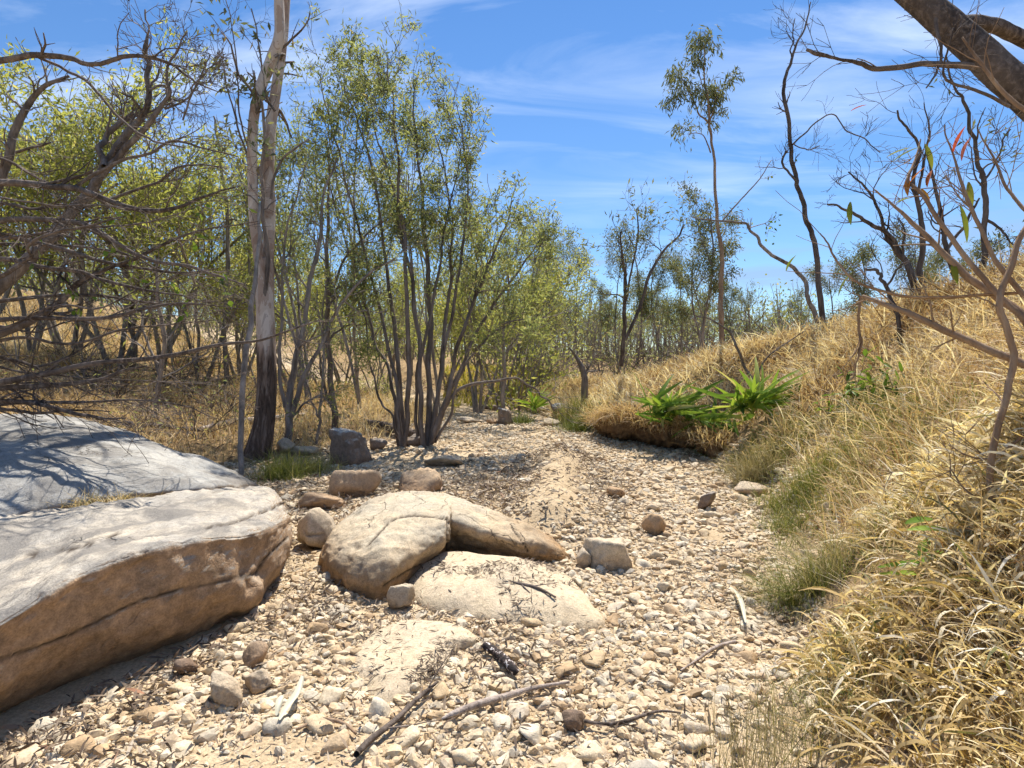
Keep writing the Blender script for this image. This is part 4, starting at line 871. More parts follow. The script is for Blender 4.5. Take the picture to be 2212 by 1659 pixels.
# --- named trunks traced from the photograph on the flat
def traced_tree(name, label, base, paths, bark, leafm=None, twigs=8, tl=0.8, lvl=1, per=(0, 3), LW=(0.10, 0.03), seed=1, group=None, spreadd=1.0, t0=0.35, tint=(0.5, 0.2), up=0.05, scat=0.08, dep=None, minr=0.003, rk=0.68):
    g_, d = ground_at(*base) if dep is None else (None, dep)
    T_ = empty(name, label, 'tree', group); q = r_(seed); tips_ = []
    for i, pth in enumerate(paths):
        l = limb(pth, d + (0 if i == 0 else q.uniform(-0.1, 0.1)), d + q.uniform(-1, 1) * 0.09 * d * spreadd, 7, 0.05, seed + i, rk); o_ = [l]
        side_twigs(q, *l, twigs, tl, lvl, o_, tips_, t0, up)
        mb_ = MB(); add_tubes(mb_, o_, minr, 0.06); mb_.build('trunk' if i == 0 else 'limb', bark, T_)
    if leafm is not None: foliage(q, tips_, per, LW[0], LW[1], 0.4, scat, tint).build('crown', leafm, T_)
    return T_
traced_tree('creek_tree', 'forked dark tree just behind the gum tree with sparse olive leaves', (622, 975), [[(618, 985, 13), (624, 920, 12), (620, 872, 12), (636, 800, 10), (655, 700, 8), (672, 600, 7), (690, 520, 6), (700, 420, 4), (730, 340, 3)], [(628, 900, 9), (650, 830, 8), (690, 750, 6), (735, 660, 5), (800, 590, 4), (850, 560, 3)], [(616, 880, 7), (604, 800, 6), (610, 700, 5), (612, 560, 4), (630, 450, 3), (660, 350, 2)], [(628, 905, 4), (660, 870, 3.5), (700, 850, 3)]], MAT_BARK_GREY, MAT_LEAF_OLIVE, 10, 0.9, 1, (4, 10), (0.09, 0.022), 21)
traced_tree('creek_tree', 'straight dark tree behind the upright grey block', (722, 940), [[(722, 948, 11), (722, 880, 10), (712, 800, 9), (708, 700, 8), (710, 600, 7), (706, 480, 5), (712, 380, 3), (705, 300, 2)], [(716, 880, 5), (698, 820, 4), (690, 740, 3)], [(712, 640, 5), (745, 560, 4), (800, 500, 3), (840, 470, 2)]], MAT_BARK_DARK, MAT_LEAF_OLIVE, 11, 0.9, 1, (4, 10), (0.09, 0.022), 22)
traced_tree('dead_sapling', 'thin crooked dead stem between the forked tree and the grey block', (680, 960), [[(682, 968, 5), (690, 920, 5), (695, 860, 4.5), (700, 760, 4), (698, 640, 3), (705, 520, 2)], [(686, 900, 3), (672, 860, 2.5), (655, 800, 2)]], MAT_BARK_GREY, None, 6, 0.5, 1, seed=23)
traced_tree('creek_tree', 'slim dark-trunked tree standing beside the square boulder at the bend', (1088, 912), [[(1088, 914, 7), (1087, 860, 6.5), (1090, 800, 6), (1086, 720, 5), (1095, 640, 4), (1100, 560, 2.5)]], MAT_BARK_GREY, MAT_LEAF_LIME, 14, 1.3, 2, (7, 14), (0.10, 0.026), 24, t0=0.4)
traced_tree('flat_tree', 'leaning forked dark trunk on the flat above the rounded boulder', (335, 905), [[(338, 915, 8), (340, 860, 8), (346, 800, 7), (352, 720, 6), (340, 640, 5), (338, 560, 4)], [(343, 810, 5), (320, 740, 4), (305, 670, 3), (312, 600, 2)]], MAT_BARK_GREY, MAT_LEAF_LIME, 9, 1.2, 1, (1, 4), (0.13, 0.04), 25)
traced_tree('flat_tree', 'tall thin trunk with snapped top rising behind the dead branches', (490, 850), [[(490, 860, 8), (488, 780, 8), (486, 680, 7), (492, 560, 7), (488, 450, 6), (478, 360, 5), (468, 280, 3.5), (462, 250, 2.5)]], MAT_BARK_GREY, MAT_LEAF_OLIVE, 8, 0.9, 1, (0, 3), (0.12, 0.035), 26)
traced_tree('flat_tree', 'crooked dark tree further back above the rounded boulder', (285, 800), [[(284, 810, 9), (290, 740, 8), (282, 680, 7), (300, 600, 6), (295, 520, 5), (310, 440, 3)], [(286, 720, 6), (300, 660, 5), (330, 600, 4), (345, 540, 3)], [(288, 700, 5), (262, 650, 4), (240, 600, 3)]], MAT_BARK_DARK, MAT_LEAF_LIME, 9, 1.4, 1, (2, 5), (0.14, 0.045), 27)

# --- the big leaning dark tree on the left
traced_tree('leaning_tree', 'large leaning dark dead tree forking against the sky at upper left', (0, 0), [[(-230, 960, 30), (-160, 800, 26), (-70, 680, 22), (30, 590, 19), (120, 505, 17), (190, 420, 15), (232, 350, 13), (262, 305, 12), (300, 260, 10), (322, 218, 9), (322, 160, 8), (316, 115, 8), (318, 70, 3), (316, 20, 2.5)],
    [(205, 395, 11), (250, 345, 10), (300, 290, 9), (345, 240, 7), (368, 195, 5), (362, 150, 4), (385, 110, 3), (405, 70, 2)], [(225, 360, 10), (218, 320, 9), (240, 285, 8), (290, 245, 7)], [(322, 195, 4), (350, 185, 4), (365, 205, 4), (372, 235, 3)],
    [(356, 235, 4), (400, 215, 3), (425, 180, 2.5), (455, 120, 2)], [(395, 260, 3), (410, 205, 3), (440, 160, 2), (470, 130, 1.5)]], MAT_BARK_DARK, None, 13, 0.55, 2, seed=31, dep=8.2, t0=0.45, minr=0.0035, spreadd=0.5)
traced_tree('leaning_tree', 'thick dark curved trunk at the left edge behind the dead branches', (0, 0), [[(-260, 900, 22), (-140, 640, 19), (-50, 470, 16), (0, 400, 14), (25, 320, 12), (55, 240, 10), (95, 190, 7), (150, 165, 4)], [(20, 330, 5), (70, 320, 4), (110, 310, 3)]], MAT_BARK_DARK, None, 9, 0.6, 1, seed=32, dep=9.2, minr=0.003, spreadd=0.5)

# --- the fallen dead tree whose branches reach in from the left
FT = empty('fallen_dead_tree', 'fallen dead tree whose bare grey branches sweep in over the left boulders', 'tree'); q = r_(41)
mb = MB(); mb.tube(*limb([(-420, 1180, 40), (-340, 1000, 40), (-270, 820, 38), (-230, 640, 34), (-220, 420, 28), (-240, 200, 20), (-260, 60, 12)], 5.9, 6.2, 8), 14, 0.5, 0.08); mb.build('trunk', MAT_BARK_DEAD, FT)
BR = [([(-240, 190, 11), (-100, 150, 9), (0, 132, 8), (80, 120, 8), (150, 124, 7), (205, 138, 6), (260, 125, 6), (312, 122, 5), (370, 138, 4), (420, 172, 3), (450, 190, 2), (480, 198, 1.2)], 0),
      ([(85, 125, 4), (140, 150, 4), (195, 182, 4), (240, 235, 4), (275, 275, 3.5), (325, 302, 3), (400, 318, 2)], 0),
      ([(-225, 440, 14), (-100, 400, 12), (0, 396, 10), (90, 400, 9), (170, 408, 8), (250, 438, 7), (320, 455, 6.5), (385, 448, 5), (430, 428, 4), (480, 412, 2.5), (520, 400, 1.5)], 0.1),
      ([(160, 405, 5), (215, 370, 4.5), (270, 345, 4), (325, 330, 4), (372, 305, 3.5), (430, 318, 2.5), (510, 340, 1.5)], 0.1),
      ([(240, 430, 4), (310, 405, 4), (355, 385, 3.5), (385, 360, 3), (430, 357, 2.5), (490, 365, 1.5)], -0.1),
      ([(-225, 560, 12), (-110, 500, 10), (0, 478, 8), (110, 476, 7), (190, 490, 7), (260, 530, 6), (335, 562, 5), (430, 580, 4), (530, 616, 2)], -0.2),
      ([(-225, 600, 11), (-100, 530, 9), (0, 508, 7), (70, 522, 6.5), (165, 548, 6), (260, 572, 4.5), (380, 590, 3), (470, 580, 1.5)], 0.15),
      ([(-230, 640, 11), (-100, 585, 9), (0, 560, 7), (90, 575, 6), (180, 590, 5), (280, 620, 4), (400, 640, 2), (460, 655, 1.2)], -0.15),
      ([(-250, 780, 16), (-120, 760, 13), (0, 722, 11), (70, 692, 10), (125, 655, 9), (170, 610, 6), (230, 580, 5), (290, 560, 4.5), (350, 530, 4), (410, 505, 3), (480, 490, 2), (560, 478, 1.2)], 0.1),
      ([(-240, 720, 9), (-100, 700, 8), (0, 692, 7), (110, 688, 6), (220, 688, 6), (300, 670, 5), (360, 658, 4), (430, 655, 2), (520, 668, 1.2)], -0.25),
      ([(-240, 670, 9), (-100, 660, 7), (0, 650, 6), (120, 640, 5), (230, 640, 4), (330, 655, 3), (440, 660, 1.5)], 0.2),
      ([(-270, 860, 13), (-120, 840, 11), (0, 826, 9), (100, 808, 8), (200, 785, 7), (300, 776, 6.5), (380, 765, 6), (470, 745, 5), (560, 735, 3.5), (640, 708, 2.5), (695, 690, 1.5)], -0.1),
      ([(-270, 880, 11), (-120, 850, 9), (0, 839, 8), (110, 832, 7), (210, 822, 6), (270, 800, 4), (320, 790, 2.5)], 0.1),
      ([(-290, 920, 9), (-120, 885, 8), (0, 868, 7), (90, 875, 6), (170, 895, 5), (235, 905, 3), (275, 902, 1.8)], -0.1),
      ([(-290, 930, 8), (-120, 900, 6), (0, 884, 5), (80, 892, 4), (160, 885, 3), (240, 888, 1.5)], 0.05),
      ([(-240, 690, 7), (-110, 640, 6), (0, 598, 6), (60, 560, 5), (64, 530, 4.5), (120, 500, 4), (190, 488, 3), (260, 470, 2)], -0.4),
      ([(-230, 520, 9), (-100, 470, 7), (0, 440, 5), (70, 452, 4), (140, 440, 3), (200, 470, 2)], 0.3),
      ([(-225, 480, 9), (-120, 360, 7), (-30, 335, 5), (60, 372, 4), (110, 400, 3)], 0.4),
      ([(-240, 740, 8), (-100, 745, 6), (0, 770, 5), (80, 790, 4), (150, 770, 3), (210, 730, 2)], 0.35)]
for k in range(9):
    v0 = q.uniform(330, 880); sl = q.normal(0, 0.12); L_ = q.uniform(220, 520); x0 = -225; r0 = q.uniform(4, 7)
    BR.append(([(x0 + (L_ + 225) * t_, v0 + sl * (L_ + 225) * t_ + q.normal(0, 10) + 40 * math.sin(t_ * 3 + k) * (0.5 if v0 > 500 else 1), r0 * (1 - 0.8 * t_)) for t_ in (0, 0.2, 0.38, 0.55, 0.7, 0.85, 1.0)], q.uniform(-0.5, 0.6)))
for i, (pth, dd_) in enumerate(BR):
    l = limb(pth, 6.0, 6.0 + dd_ * 2 - 0.35, 8, 0.03, 60 + i); o_ = [l]; tp = []
    side_twigs(q, *l, 11, 0.55, 1, o_, tp, 0.25, 0.0, 0.16, (0.25, 0.8), (1, 3), 0.6)
    mb = MB(); add_tubes(mb, o_, 0.0028, 0.07); mb.build('branch', MAT_BARK_DEAD, FT)
    if i in (5, 6, 8): foliage(q, tp, (0, 2), 0.10, 0.045, 0.8, 0.04, (0.6, 0.3)).build('leaf_cluster', MAT_LEAF_GREEN, FT)['kind'] = 'stuff'

# --- right side: slender gum, bare tree, curved dead stem
SG = traced_tree('slender_gum', 'very tall slender gum with a tufted crown standing alone above the bank', (0, 0), [[(1559, 745, 8), (1558, 690, 8), (1556, 640, 7.5), (1556, 595, 7.5), (1561, 562, 7), (1554, 500, 6), (1550, 440, 5), (1546, 380, 4.5), (1540, 320, 4), (1533, 270, 4), (1530, 215, 3), (1522, 150, 2), (1518, 95, 1.3)],
    [(1534, 270, 3), (1510, 245, 2.5), (1490, 205, 2), (1470, 160, 1.2)], [(1534, 262, 2.5), (1545, 225, 2), (1552, 185, 1.3)], [(1535, 330, 2.5), (1515, 290, 1.5), (1485, 290, 1)], [(1530, 200, 2), (1508, 165, 1.4), (1512, 110, 1)]], MAT_BARK_TAN, None, 0, seed=71, dep=14.0, spreadd=0.15)
q = r_(72); tp = []; o_ = []
for (cu, cv, ru, rv, k) in ((1522, 92, 30, 26, 16), (1512, 135, 22, 20, 7), (1498, 196, 40, 26, 14), (1468, 160, 22, 26, 9), (1536, 200, 26, 30, 12), (1562, 178, 20, 18, 6), (1486, 285, 26, 14, 6), (1532, 250, 16, 26, 5), (1452, 222, 18, 14, 3), (1556, 235, 14, 26, 4)):
    for i in range(k):
        c = P(cu + q.normal(0, ru * 0.33), cv + q.normal(0, rv * 0.33), 14.0 + q.normal(0, 0.22)); grow(q, c, q.normal(size=3) + [0, 0, 0.2], 0.26, 0.006, 0, o_, tp)
mb = MB(); add_tubes(mb, o_, 0.004); mb.build('twigs', MAT_BARK_DARK, SG)
foliage(q, tp, (22, 36), 0.15, 0.030, 1.3, 0.09, (0.3, 0.22)).build('crown', MAT_LEAF_GUM, SG)
traced_tree('bare_tree', 'tall bare dead tree with a few twigs standing on the bank crest', (0, 0), [[(1780, 720, 9), (1774, 660, 9), (1768, 600, 8.5), (1758, 530, 8), (1745, 480, 7.5), (1728, 420, 7), (1715, 370, 6.5), (1708, 310, 6), (1700, 250, 6), (1694, 200, 5.5), (1700, 160, 5), (1712, 120, 4), (1728, 80, 3), (1742, 45, 2.5), (1752, 5, 1.5)],
    [(1722, 395, 4), (1700, 370, 3.5), (1690, 345, 3.5), (1702, 325, 3)], [(1712, 312, 3), (1735, 290, 2.5), (1765, 262, 2.2), (1800, 248, 2), (1830, 285, 2), (1870, 300, 1.8), (1900, 330, 1.5)], [(1712, 310, 2), (1740, 325, 1.8), (1770, 315, 1.5)], [(1710, 122, 2.5), (1712, 85, 2), (1716, 40, 1.5)]], MAT_BARK_BLACK, None, 9, 0.5, 1, seed=73, dep=11.5, t0=0.4, spreadd=0.15)
traced_tree('curved_stem', 'curved bare stem arching over from the bank crest with a little ivy', (0, 0), [[(1772, 712, 8), (1760, 680, 8), (1745, 640, 7), (1738, 605, 6.5), (1710, 575, 6), (1670, 550, 5.5), (1638, 520, 5), (1618, 490, 4), (1590, 478, 3.5), (1540, 475, 2.5), (1490, 468, 1.5)], [(1620, 492, 2), (1650, 485, 1.5), (1668, 495, 1)], [(1560, 478, 3), (1590, 440, 2.5), (1630, 400, 2), (1668, 345, 1.2)]], MAT_BARK_GREY, MAT_LEAF_GREEN, 3, 0.3, 1, (0, 2), (0.08, 0.04), seed=74, dep=11.0, spreadd=0.1)
CREST = [([[(1992, 650, 15), (1978, 620, 14), (1958, 575, 13), (1935, 530, 11), (1900, 495, 9), (1860, 470, 7), (1820, 450, 5), (1790, 440, 3)], [(1945, 545, 8), (1915, 495, 7), (1890, 440, 6), (1865, 400, 4.5), (1835, 370, 3)], [(1905, 480, 4), (1930, 500, 3)]], 'dark tree leaning out over the crest with a forked bare top', 8.5),
         ([[(1995, 640, 14), (1990, 590, 12), (1992, 520, 11), (1985, 450, 9), (1975, 390, 8), (1985, 330, 6), (1962, 280, 5), (1935, 240, 3.5)], [(1982, 420, 6), (1995, 350, 5), (2005, 280, 3.5), (1998, 220, 2)]], 'upright charred trunk with splayed dead limbs on the crest', 8.8),
         ([[(2068, 610, 13), (2050, 560, 11), (2035, 500, 9), (2028, 430, 7), (2010, 370, 5), (2000, 320, 3)], [(2045, 540, 7), (2085, 480, 6), (2110, 430, 4)]], 'short forked dark tree among grass on the crest', 9.2),
         ([[(2118, 620, 13), (2122, 560, 12), (2124, 480, 11), (2122, 410, 10), (2112, 340, 8), (2100, 270, 7), (2085, 215, 6), (2060, 180, 4), (2040, 120, 3)], [(2124, 470, 7), (2160, 500, 5), (2190, 530, 3)], [(2118, 400, 5), (2150, 350, 4), (2180, 280, 3)]], 'tallest dark crest tree under the overhanging trunk', 7.8),
         ([[(1945, 745, 9), (1935, 690, 9), (1925, 650, 9), (1910, 610, 8), (1895, 585, 7), (1870, 580, 4)], [(1915, 620, 5), (1935, 585, 4), (1960, 565, 3)]], 'short snapped dead trunk in the grass below the crest', 7.2)]
for i, (pp, lb, dd_) in enumerate(CREST):
    traced_tree('crest_tree', lb, (0, 0), pp, MAT_BARK_BLACK, MAT_LEAF_GUM if i == 3 else None, 6 if i < 4 else 3, 0.6, 2 if i in (0, 3) else 1, (0, 1), (0.1, 0.03), seed=80 + i, dep=dd_, spreadd=0.3, minr=0.0028, rk=0.52)

# --- the big trunk overhead at upper right
OT = empty('overhanging_tree', 'thick rough-barked trunk leaning across the upper right corner', 'tree'); q = r_(91)
for i, (nm, pth, a, b) in enumerate([('trunk', [(2760, 1500, 72), (2700, 1200, 68), (2600, 800, 62), (2480, 520, 56), (2340, 320, 50), (2212, 200, 46), (2130, 130, 43), (2060, 65, 40), (1990, 5, 37), (1900, -70, 32), (1780, -160, 26)], 4.0, 4.9),
    ('limb', [(2050, 62, 20), (2100, 50, 21), (2150, 58, 20), (2212, 85, 19), (2300, 130, 14), (2420, 150, 8)], 4.66, 5.1),
    ('branch', [(2120, 145, 11), (2060, 140, 9), (2000, 138, 8), (1940, 146, 8), (1890, 148, 7), (1860, 138, 6.5), (1818, 130, 4), (1790, 121, 5), (1765, 118, 6), (1742, 106, 4)], 4.54, 4.7),
    ('branch', [(2020, 40, 5), (2030, 110, 4), (2022, 160, 3), (2000, 190, 2)], 4.4, 4.2), ('branch', [(2180, 230, 5), (2120, 200, 4.5), (2060, 180, 4), (2040, 150, 3), (2060, 60, 2)], 4.1, 4.0)]):
    l = limb(pth, a, b, 9, 0.012, 90 + i, 0.74); o_ = []; tp = []
    side_twigs(q, l[0], l[1] * (0.12 if i < 2 else 0.6), 6 if nm != 'trunk' else 14, 0.42, 1, o_, tp, 0.3, -0.02, 0.22)
    mb = MB(); mb.tube(*l, 22 if i < 2 else 9, 0.5, 0.09); add_tubes(mb, o_, 0.0018); mb.build(nm, MAT_BARK_FISSURED if i < 2 else MAT_BARK_DEAD, OT)

# --- shrub with long leaves at the right edge
SH = empty('leaning_shrub', 'bare tan-stemmed shrub at the right edge with a few long red and green leaves', 'shrub'); q = r_(95); tp = []
SB = [([(2205, 1260, 10), (2180, 1180, 10), (2145, 1090, 10), (2140, 1010, 10), (2155, 920, 10), (2180, 830, 10), (2192, 770, 10), (2175, 710, 10), (2160, 660, 10), (2178, 590, 9), (2212, 500, 8), (2260, 420, 6)], 2.75, 2.8, 'stem'),
      ([(2300, 830, 14), (2212, 786, 13), (2140, 758, 12), (2060, 722, 11), (1980, 686, 10), (1920, 660, 8), (1862, 640, 6)], 2.9, 3.3, 'branch'),
      ([(2300, 820, 15), (2212, 690, 14), (2150, 640, 13), (2080, 588, 11), (2020, 530, 9), (1970, 480, 7), (1925, 440, 4), (1890, 410, 2.5)], 2.9, 3.3, 'branch'),
      ([(2212, 690, 10), (2160, 640, 9), (2090, 560, 8), (2030, 480, 7), (1990, 420, 6), (1960, 390, 5), (1975, 350, 4), (1990, 300, 2)], 2.85, 3.2, 'branch'),
      ([(2200, 632, 6), (2120, 636, 6), (2040, 642, 6), (1960, 640, 5.5), (1900, 628, 5), (1850, 608, 4.5), (1815, 575, 4), (1790, 530, 3), (1770, 505, 2)], 2.95, 3.2, 'branch'),
      ([(2212, 640, 9), (2150, 560, 7), (2110, 470, 6), (2080, 400, 5), (2060, 340, 3), (2040, 270, 2)], 2.9, 3.1, 'branch'),
      ([(2260, 260, 8), (2200, 230, 7), (2150, 180, 6), (2110, 130, 5), (2080, 80, 3)], 3.0, 3.1, 'branch'),
      ([(2250, 480, 7), (2212, 450, 6), (2170, 400, 5), (2140, 330, 3.5), (2110, 280, 2)], 3.0, 3.2, 'branch'),
      ([(2212, 940, 5), (2170, 975, 5), (2140, 990, 4), (2090, 985, 3), (2050, 960, 2)], 2.8, 3.0, 'branch'),
      ([(2140, 1085, 4), (2100, 1070, 3.5), (2070, 1040, 3), (2050, 1010, 2)], 2.75, 2.8, 'branch'),
      ([(1860, 640, 5), (1856, 700, 5), (1862, 740, 5), (1850, 790, 3), (1842, 820, 2)], 3.35, 3.4, 'branch')]
SHP_ = []
for i, (pth, a, b, nm) in enumerate(SB):
    l = limb(pth, a, b, 8, 0.008, 100 + i, 0.7); o_ = [l]
    side_twigs(q, *l, 3 if nm == 'stem' else 6, 0.3, 1 if i % 2 else 0, o_, tp, 0.4, 0.02, 0.2)
    SHP_.append(np.concatenate([k_[0] for k_ in o_])); mb = MB(); add_tubes(mb, o_, 0.0014, 0.03); mb.build(nm, MAT_BARK_TAN, SH)
SHP = np.concatenate(SHP_)
def big_leaf(p0, d, L, W, tintv, parent, m, name='leaf', bend=0.35):
    d = np.array(d, float); d /= np.linalg.norm(d); s = np.cross(d, [0, 0, 1.0]); s /= np.linalg.norm(s) + 1e-9
    s = s * math.cos(bend * 2) + np.cross(d, s) * math.sin(bend * 2); nr = np.cross(s, d)
    V = []; k = 7
    for i in range(k):
        a = i / (k - 1); w = W * max(0.04, math.sin(math.pi * min(1, a * 0.93 + 0.05)) ** 0.8) * 0.5; c = np.asarray(p0) + d * L * a - nr * L * bend * a * a
        V += [c - s * w + nr * w * 0.35, c, c + s * w + nr * w * 0.35]
    Qs = [[3 * i + j, 3 * i + j + 1, 3 * i + j + 4, 3 * i + j + 3] for i in range(k - 1) for j in range(2)]
    mb_ = MB(); mb_.add(V, Qs, None, tintv); return mb_.build(name, m, parent)
for (u, v, u2, v2, tn_) in ((1948, 330, 2000, 290, .35), (1998, 300, 2020, 345, .55), (2060, 340, 2075, 285, .98), (2110, 300, 2082, 338, .95), (1838, 240, 1868, 222, .97), (1876, 325, 1925, 296, .6), (1790, 440, 1785, 480, .3), (2082, 395, 2088, 440, .6), (2060, 470, 2085, 540, .4), (1950, 410, 1975, 372, .85), (1975, 385, 1968, 420, .8), (1720, 530, 1735, 492, .2), (1990, 385, 2010, 420, .78), (2000, 372, 1982, 400, .9), (1900, 520, 1860, 560, .25), (1935, 455, 1965, 440, .5), (2030, 580, 2040, 620, .4)):
    a, b = P(u, v, 3.1), P(u2, v2, 3.05); nn = SHP[int(np.argmin(((SHP - a) ** 2).sum(1)))]; a = a + (nn - a if np.linalg.norm(nn - a) < 0.3 else 0); b = a + (P(u2, v2, 3.05) - P(u, v, 3.1)); big_leaf(a, b - a, float(np.linalg.norm(b - a)) * 1.05, 0.03, tn_, SH, MAT_LEAF_WILLOW, bend=0.2)

# --- prototypes for the trees farther back
def proto(kind, seed):
    q_ = r_(seed); wood = MB(); out_ = []; tips_ = []
    if kind == 'acacia':
        for k in range(4):
            a = q_.uniform(0, 6.28); grow(q_, (0, 0, -0.2), (math.cos(a) * 0.42, math.sin(a) * 0.42, 1), 3.4, 0.04, 3, out_, tips_, 0.10, 0.03, (3, 5), 0.52, (0.4, 0.85), 0.3, 0.4, 0.4)
        leaf_ = foliage(q_, tips_, (19, 28), 0.09, 0.026, 0.15, 0.11, (0.5, 0.24)); lm = MAT_LEAF_LIME; bk = MAT_BARK_GREY; H = 5.2
    elif kind == 'olive':
        for k in range(3):
            a = q_.uniform(0, 6.28); grow(q_, (0, 0, -0.2), (math.cos(a) * 0.25, math.sin(a) * 0.25, 1), 4.2, 0.038, 3, out_, tips_, 0.09, 0.05, (3, 5), 0.45, (0.35, 0.75), 0.3, 0.35, 0.4)
        leaf_ = foliage(q_, tips_, (18, 28), 0.09, 0.024, 0.4, 0.10, (0.45, 0.24)); lm = MAT_LEAF_OLIVE; bk = MAT_BARK_GREY; H = 5.5
    elif kind == 'gum':
        grow(q_, (0, 0, -0.2), (0.05, 0, 1), 6.0, 0.06, 2, out_, tips_, 0.07, 0.05, (8, 10), 0.34, (0.35, 0.7), 0.35, 0.3, 0.42)
        leaf_ = foliage(q_, tips_, (40, 62), 0.13, 0.032, 0.9, 0.14, (0.45, 0.25)); lm = MAT_LEAF_GUM; bk = MAT_BARK_GREY; H = 7.0
    elif kind == 'bare':
        for k in range(3):
            a = q_.uniform(0, 6.28); grow(q_, (0, 0, -0.2), (math.cos(a) * 0.3, math.sin(a) * 0.3, 1), 3.2, 0.03, 2, out_, tips_, 0.13, 0.04, (5, 7), 0.5, (0.35, 0.8), 0.22, 0.35, 0.25)
        leaf_ = foliage(q_, tips_, (0, 6), 0.09, 0.025, 0.3, 0.12, (0.6, 0.25)); lm = MAT_LEAF_OLIVE; bk = MAT_BARK_GREY; H = 4.2
    elif kind == 'shrub':
        for k in range(9):
            a = q_.uniform(0, 6.28); grow(q_, (0, 0, -0.1), (math.cos(a) * 0.8, math.sin(a) * 0.8, 1), 0.95, 0.012, 1, out_, tips_, 0.2, 0.02, (4, 6), 0.5, (0.4, 0.9), 0.15)
        leaf_ = foliage(q_, tips_, (14, 22), 0.06, 0.018, 0.1, 0.10, (0.5, 0.25)); lm = MAT_LEAF_LIME; bk = MAT_BARK_GREY; H = 1.3
    elif kind == 'twiggy':
        for k in range(9):
            a = q_.uniform(0, 6.28); grow(q_, (0, 0, -0.1), (math.cos(a) * 0.7, math.sin(a) * 0.7, 1), 1.3, 0.014, 2, out_, tips_, 0.24, 0.0, (3, 5), 0.55, (0.4, 0.9), 0.16)
        leaf_ = foliage(q_, tips_, (0, 1), 0.10, 0.03, 0.3, 0.1, (0.7, 0.25)); lm = MAT_LEAF_OLIVE; bk = MAT_BARK_DEAD; H = 1.6
    for pts_, rad_ in out_:
        r0 = float(rad_[0]); wood.tube(pts_[::(1 if r0 > 0.02 else 2)] if len(pts_) > 4 else pts_, np.maximum(rad_, 0.0045)[::(1 if r0 > 0.02 else 2)] if len(pts_) > 4 else np.maximum(rad_, 0.0045), 7 if r0 > 0.05 else 5 if r0 > 0.02 else 3, 0.5, 0, False)
    mw = wood.mesh('trunk'); mw.materials.append(bk); ml = leaf_.mesh('crown'); ml.materials.append(lm)
    zs = np.concatenate(wood.V)[:, 2].max()
    return mw, ml, float(zs)
PROTO = {k: [proto(k, 500 + 10 * i + j) for j in range(n)] for i, (k, n) in enumerate((('acacia', 2), ('olive', 2), ('gum', 3), ('bare', 3), ('shrub', 2), ('twiggy', 2)))}
def tris(me): return sum(len(p.vertices) - 2 for p in me.polygons)
for k, v in PROTO.items(): print(k, [(len(a.polygons), len(b.polygons), round(z, 2)) for a, b, z in v])
q = r_(1234)
def plant(name, kind, label, cat, u, vtop, d, group, wide=1.0):
    """copy of a prototype standing on the ground at depth d under pixel column u, reaching up to row vtop"""
    p0 = P(u, 800, d); z0 = G(p0[0], p0[1]); ztop = P(u, vtop, d)[2]
    var = PROTO[kind][int(q.integers(len(PROTO[kind])))]; s = max(0.25, (ztop - z0) / var[2])
    T_ = empty(name, label, cat, group, (p0[0], p0[1], z0)); T_.scale = (s * wide * q.uniform(0.85, 1.15), s * wide * q.uniform(0.85, 1.15), s); T_.rotation_euler = (0, 0, q.uniform(0, 6.28))
    put('trunk', var[0], T_); put('crown', var[1], T_); return T_
def series(name, kind, phrase, cat, items, group, wide=1.0):
    items = sorted(items)
    for i, (u, vt, d) in enumerate(items):
        lab = ('leftmost' if i == 0 else ordinal(i + 1) + ' from the left') + ' of the ' + phrase
        plant(name, kind, lab, cat, u, vt, d, group, wide)
series('acacia_tree', 'acacia', 'leafy yellow-green trees behind the fallen tree', 'tree', [(-60, 120, 14), (60, 110, 15), (150, 130, 17), (250, 200, 16), (340, 240, 18), (430, 330, 17), (520, 400, 20)], 'yellow-green trees on the left', 0.95)
series('lime_tree', 'acacia', 'bright green small trees behind the many-stemmed tree', 'tree', [(640, 480, 19), (740, 520, 23), (1030, 470, 17), (960, 540, 22), (840, 540, 25), (1110, 560, 24), (1165, 660, 27), (1075, 530, 20), (1140, 620, 21)], 'green trees behind the many-stemmed tree', 0.9)
series('olive_tree', 'olive', 'thin olive trees among the trunks on the flat', 'tree', [(670, 250, 15), (780, 160, 14), (950, 270, 15), (1080, 420, 17), (1180, 470, 22), (540, 520, 22)], 'olive trees on the flat', 0.75)
series('far_gum', 'gum', 'tall gums far beyond the creek', 'tree', [(1205, 480, 26), (1255, 495, 28), (1340, 500, 24), (1375, 450, 27), (1430, 520, 26), (1480, 515, 25), (1512, 395, 21), (1535, 490, 22), (1590, 590, 30), (1620, 610, 34), (1150, 560, 34), (1300, 590, 38), (1400, 600, 40)], 'far gum trees', 1.05)
series('crest_gum', 'gum', 'small gums peeping over the grassy crest', 'tree', [(1800, 540, 24), (1870, 500, 22), (1930, 480, 20), (1985, 520, 22), (2060, 500, 18), (2170, 510, 17), (1700, 620, 30), (2120, 560, 22)], 'gums behind the crest', 1.1)
series('bare_grey_tree', 'bare', 'bare grey trees across the creek', 'tree', [(560, 560, 17), (640, 620, 21), (700, 600, 16), (770, 590, 24), (810, 610, 18), (890, 620, 26), (1000, 620, 24), (1060, 630, 28), (1130, 620, 25), (1180, 640, 22), (1225, 640, 30), (1262, 620, 24), (1300, 650, 27), (1340, 640, 22), (1390, 650, 29), (1430, 640, 24), (1475, 650, 31), (1520, 640, 26), (1570, 660, 28), (1620, 600, 25), (1660, 630, 27), (1690, 660, 24)], 'bare grey trees across the creek', 0.9)
series('bare_left_tree', 'bare', 'bare thin trees on the grassy flat', 'tree', [(40, 520, 13), (175, 580, 13), (390, 600, 15), (465, 620, 16), (530, 560, 24), (320, 600, 22)], 'bare trees on the left flat', 0.8)
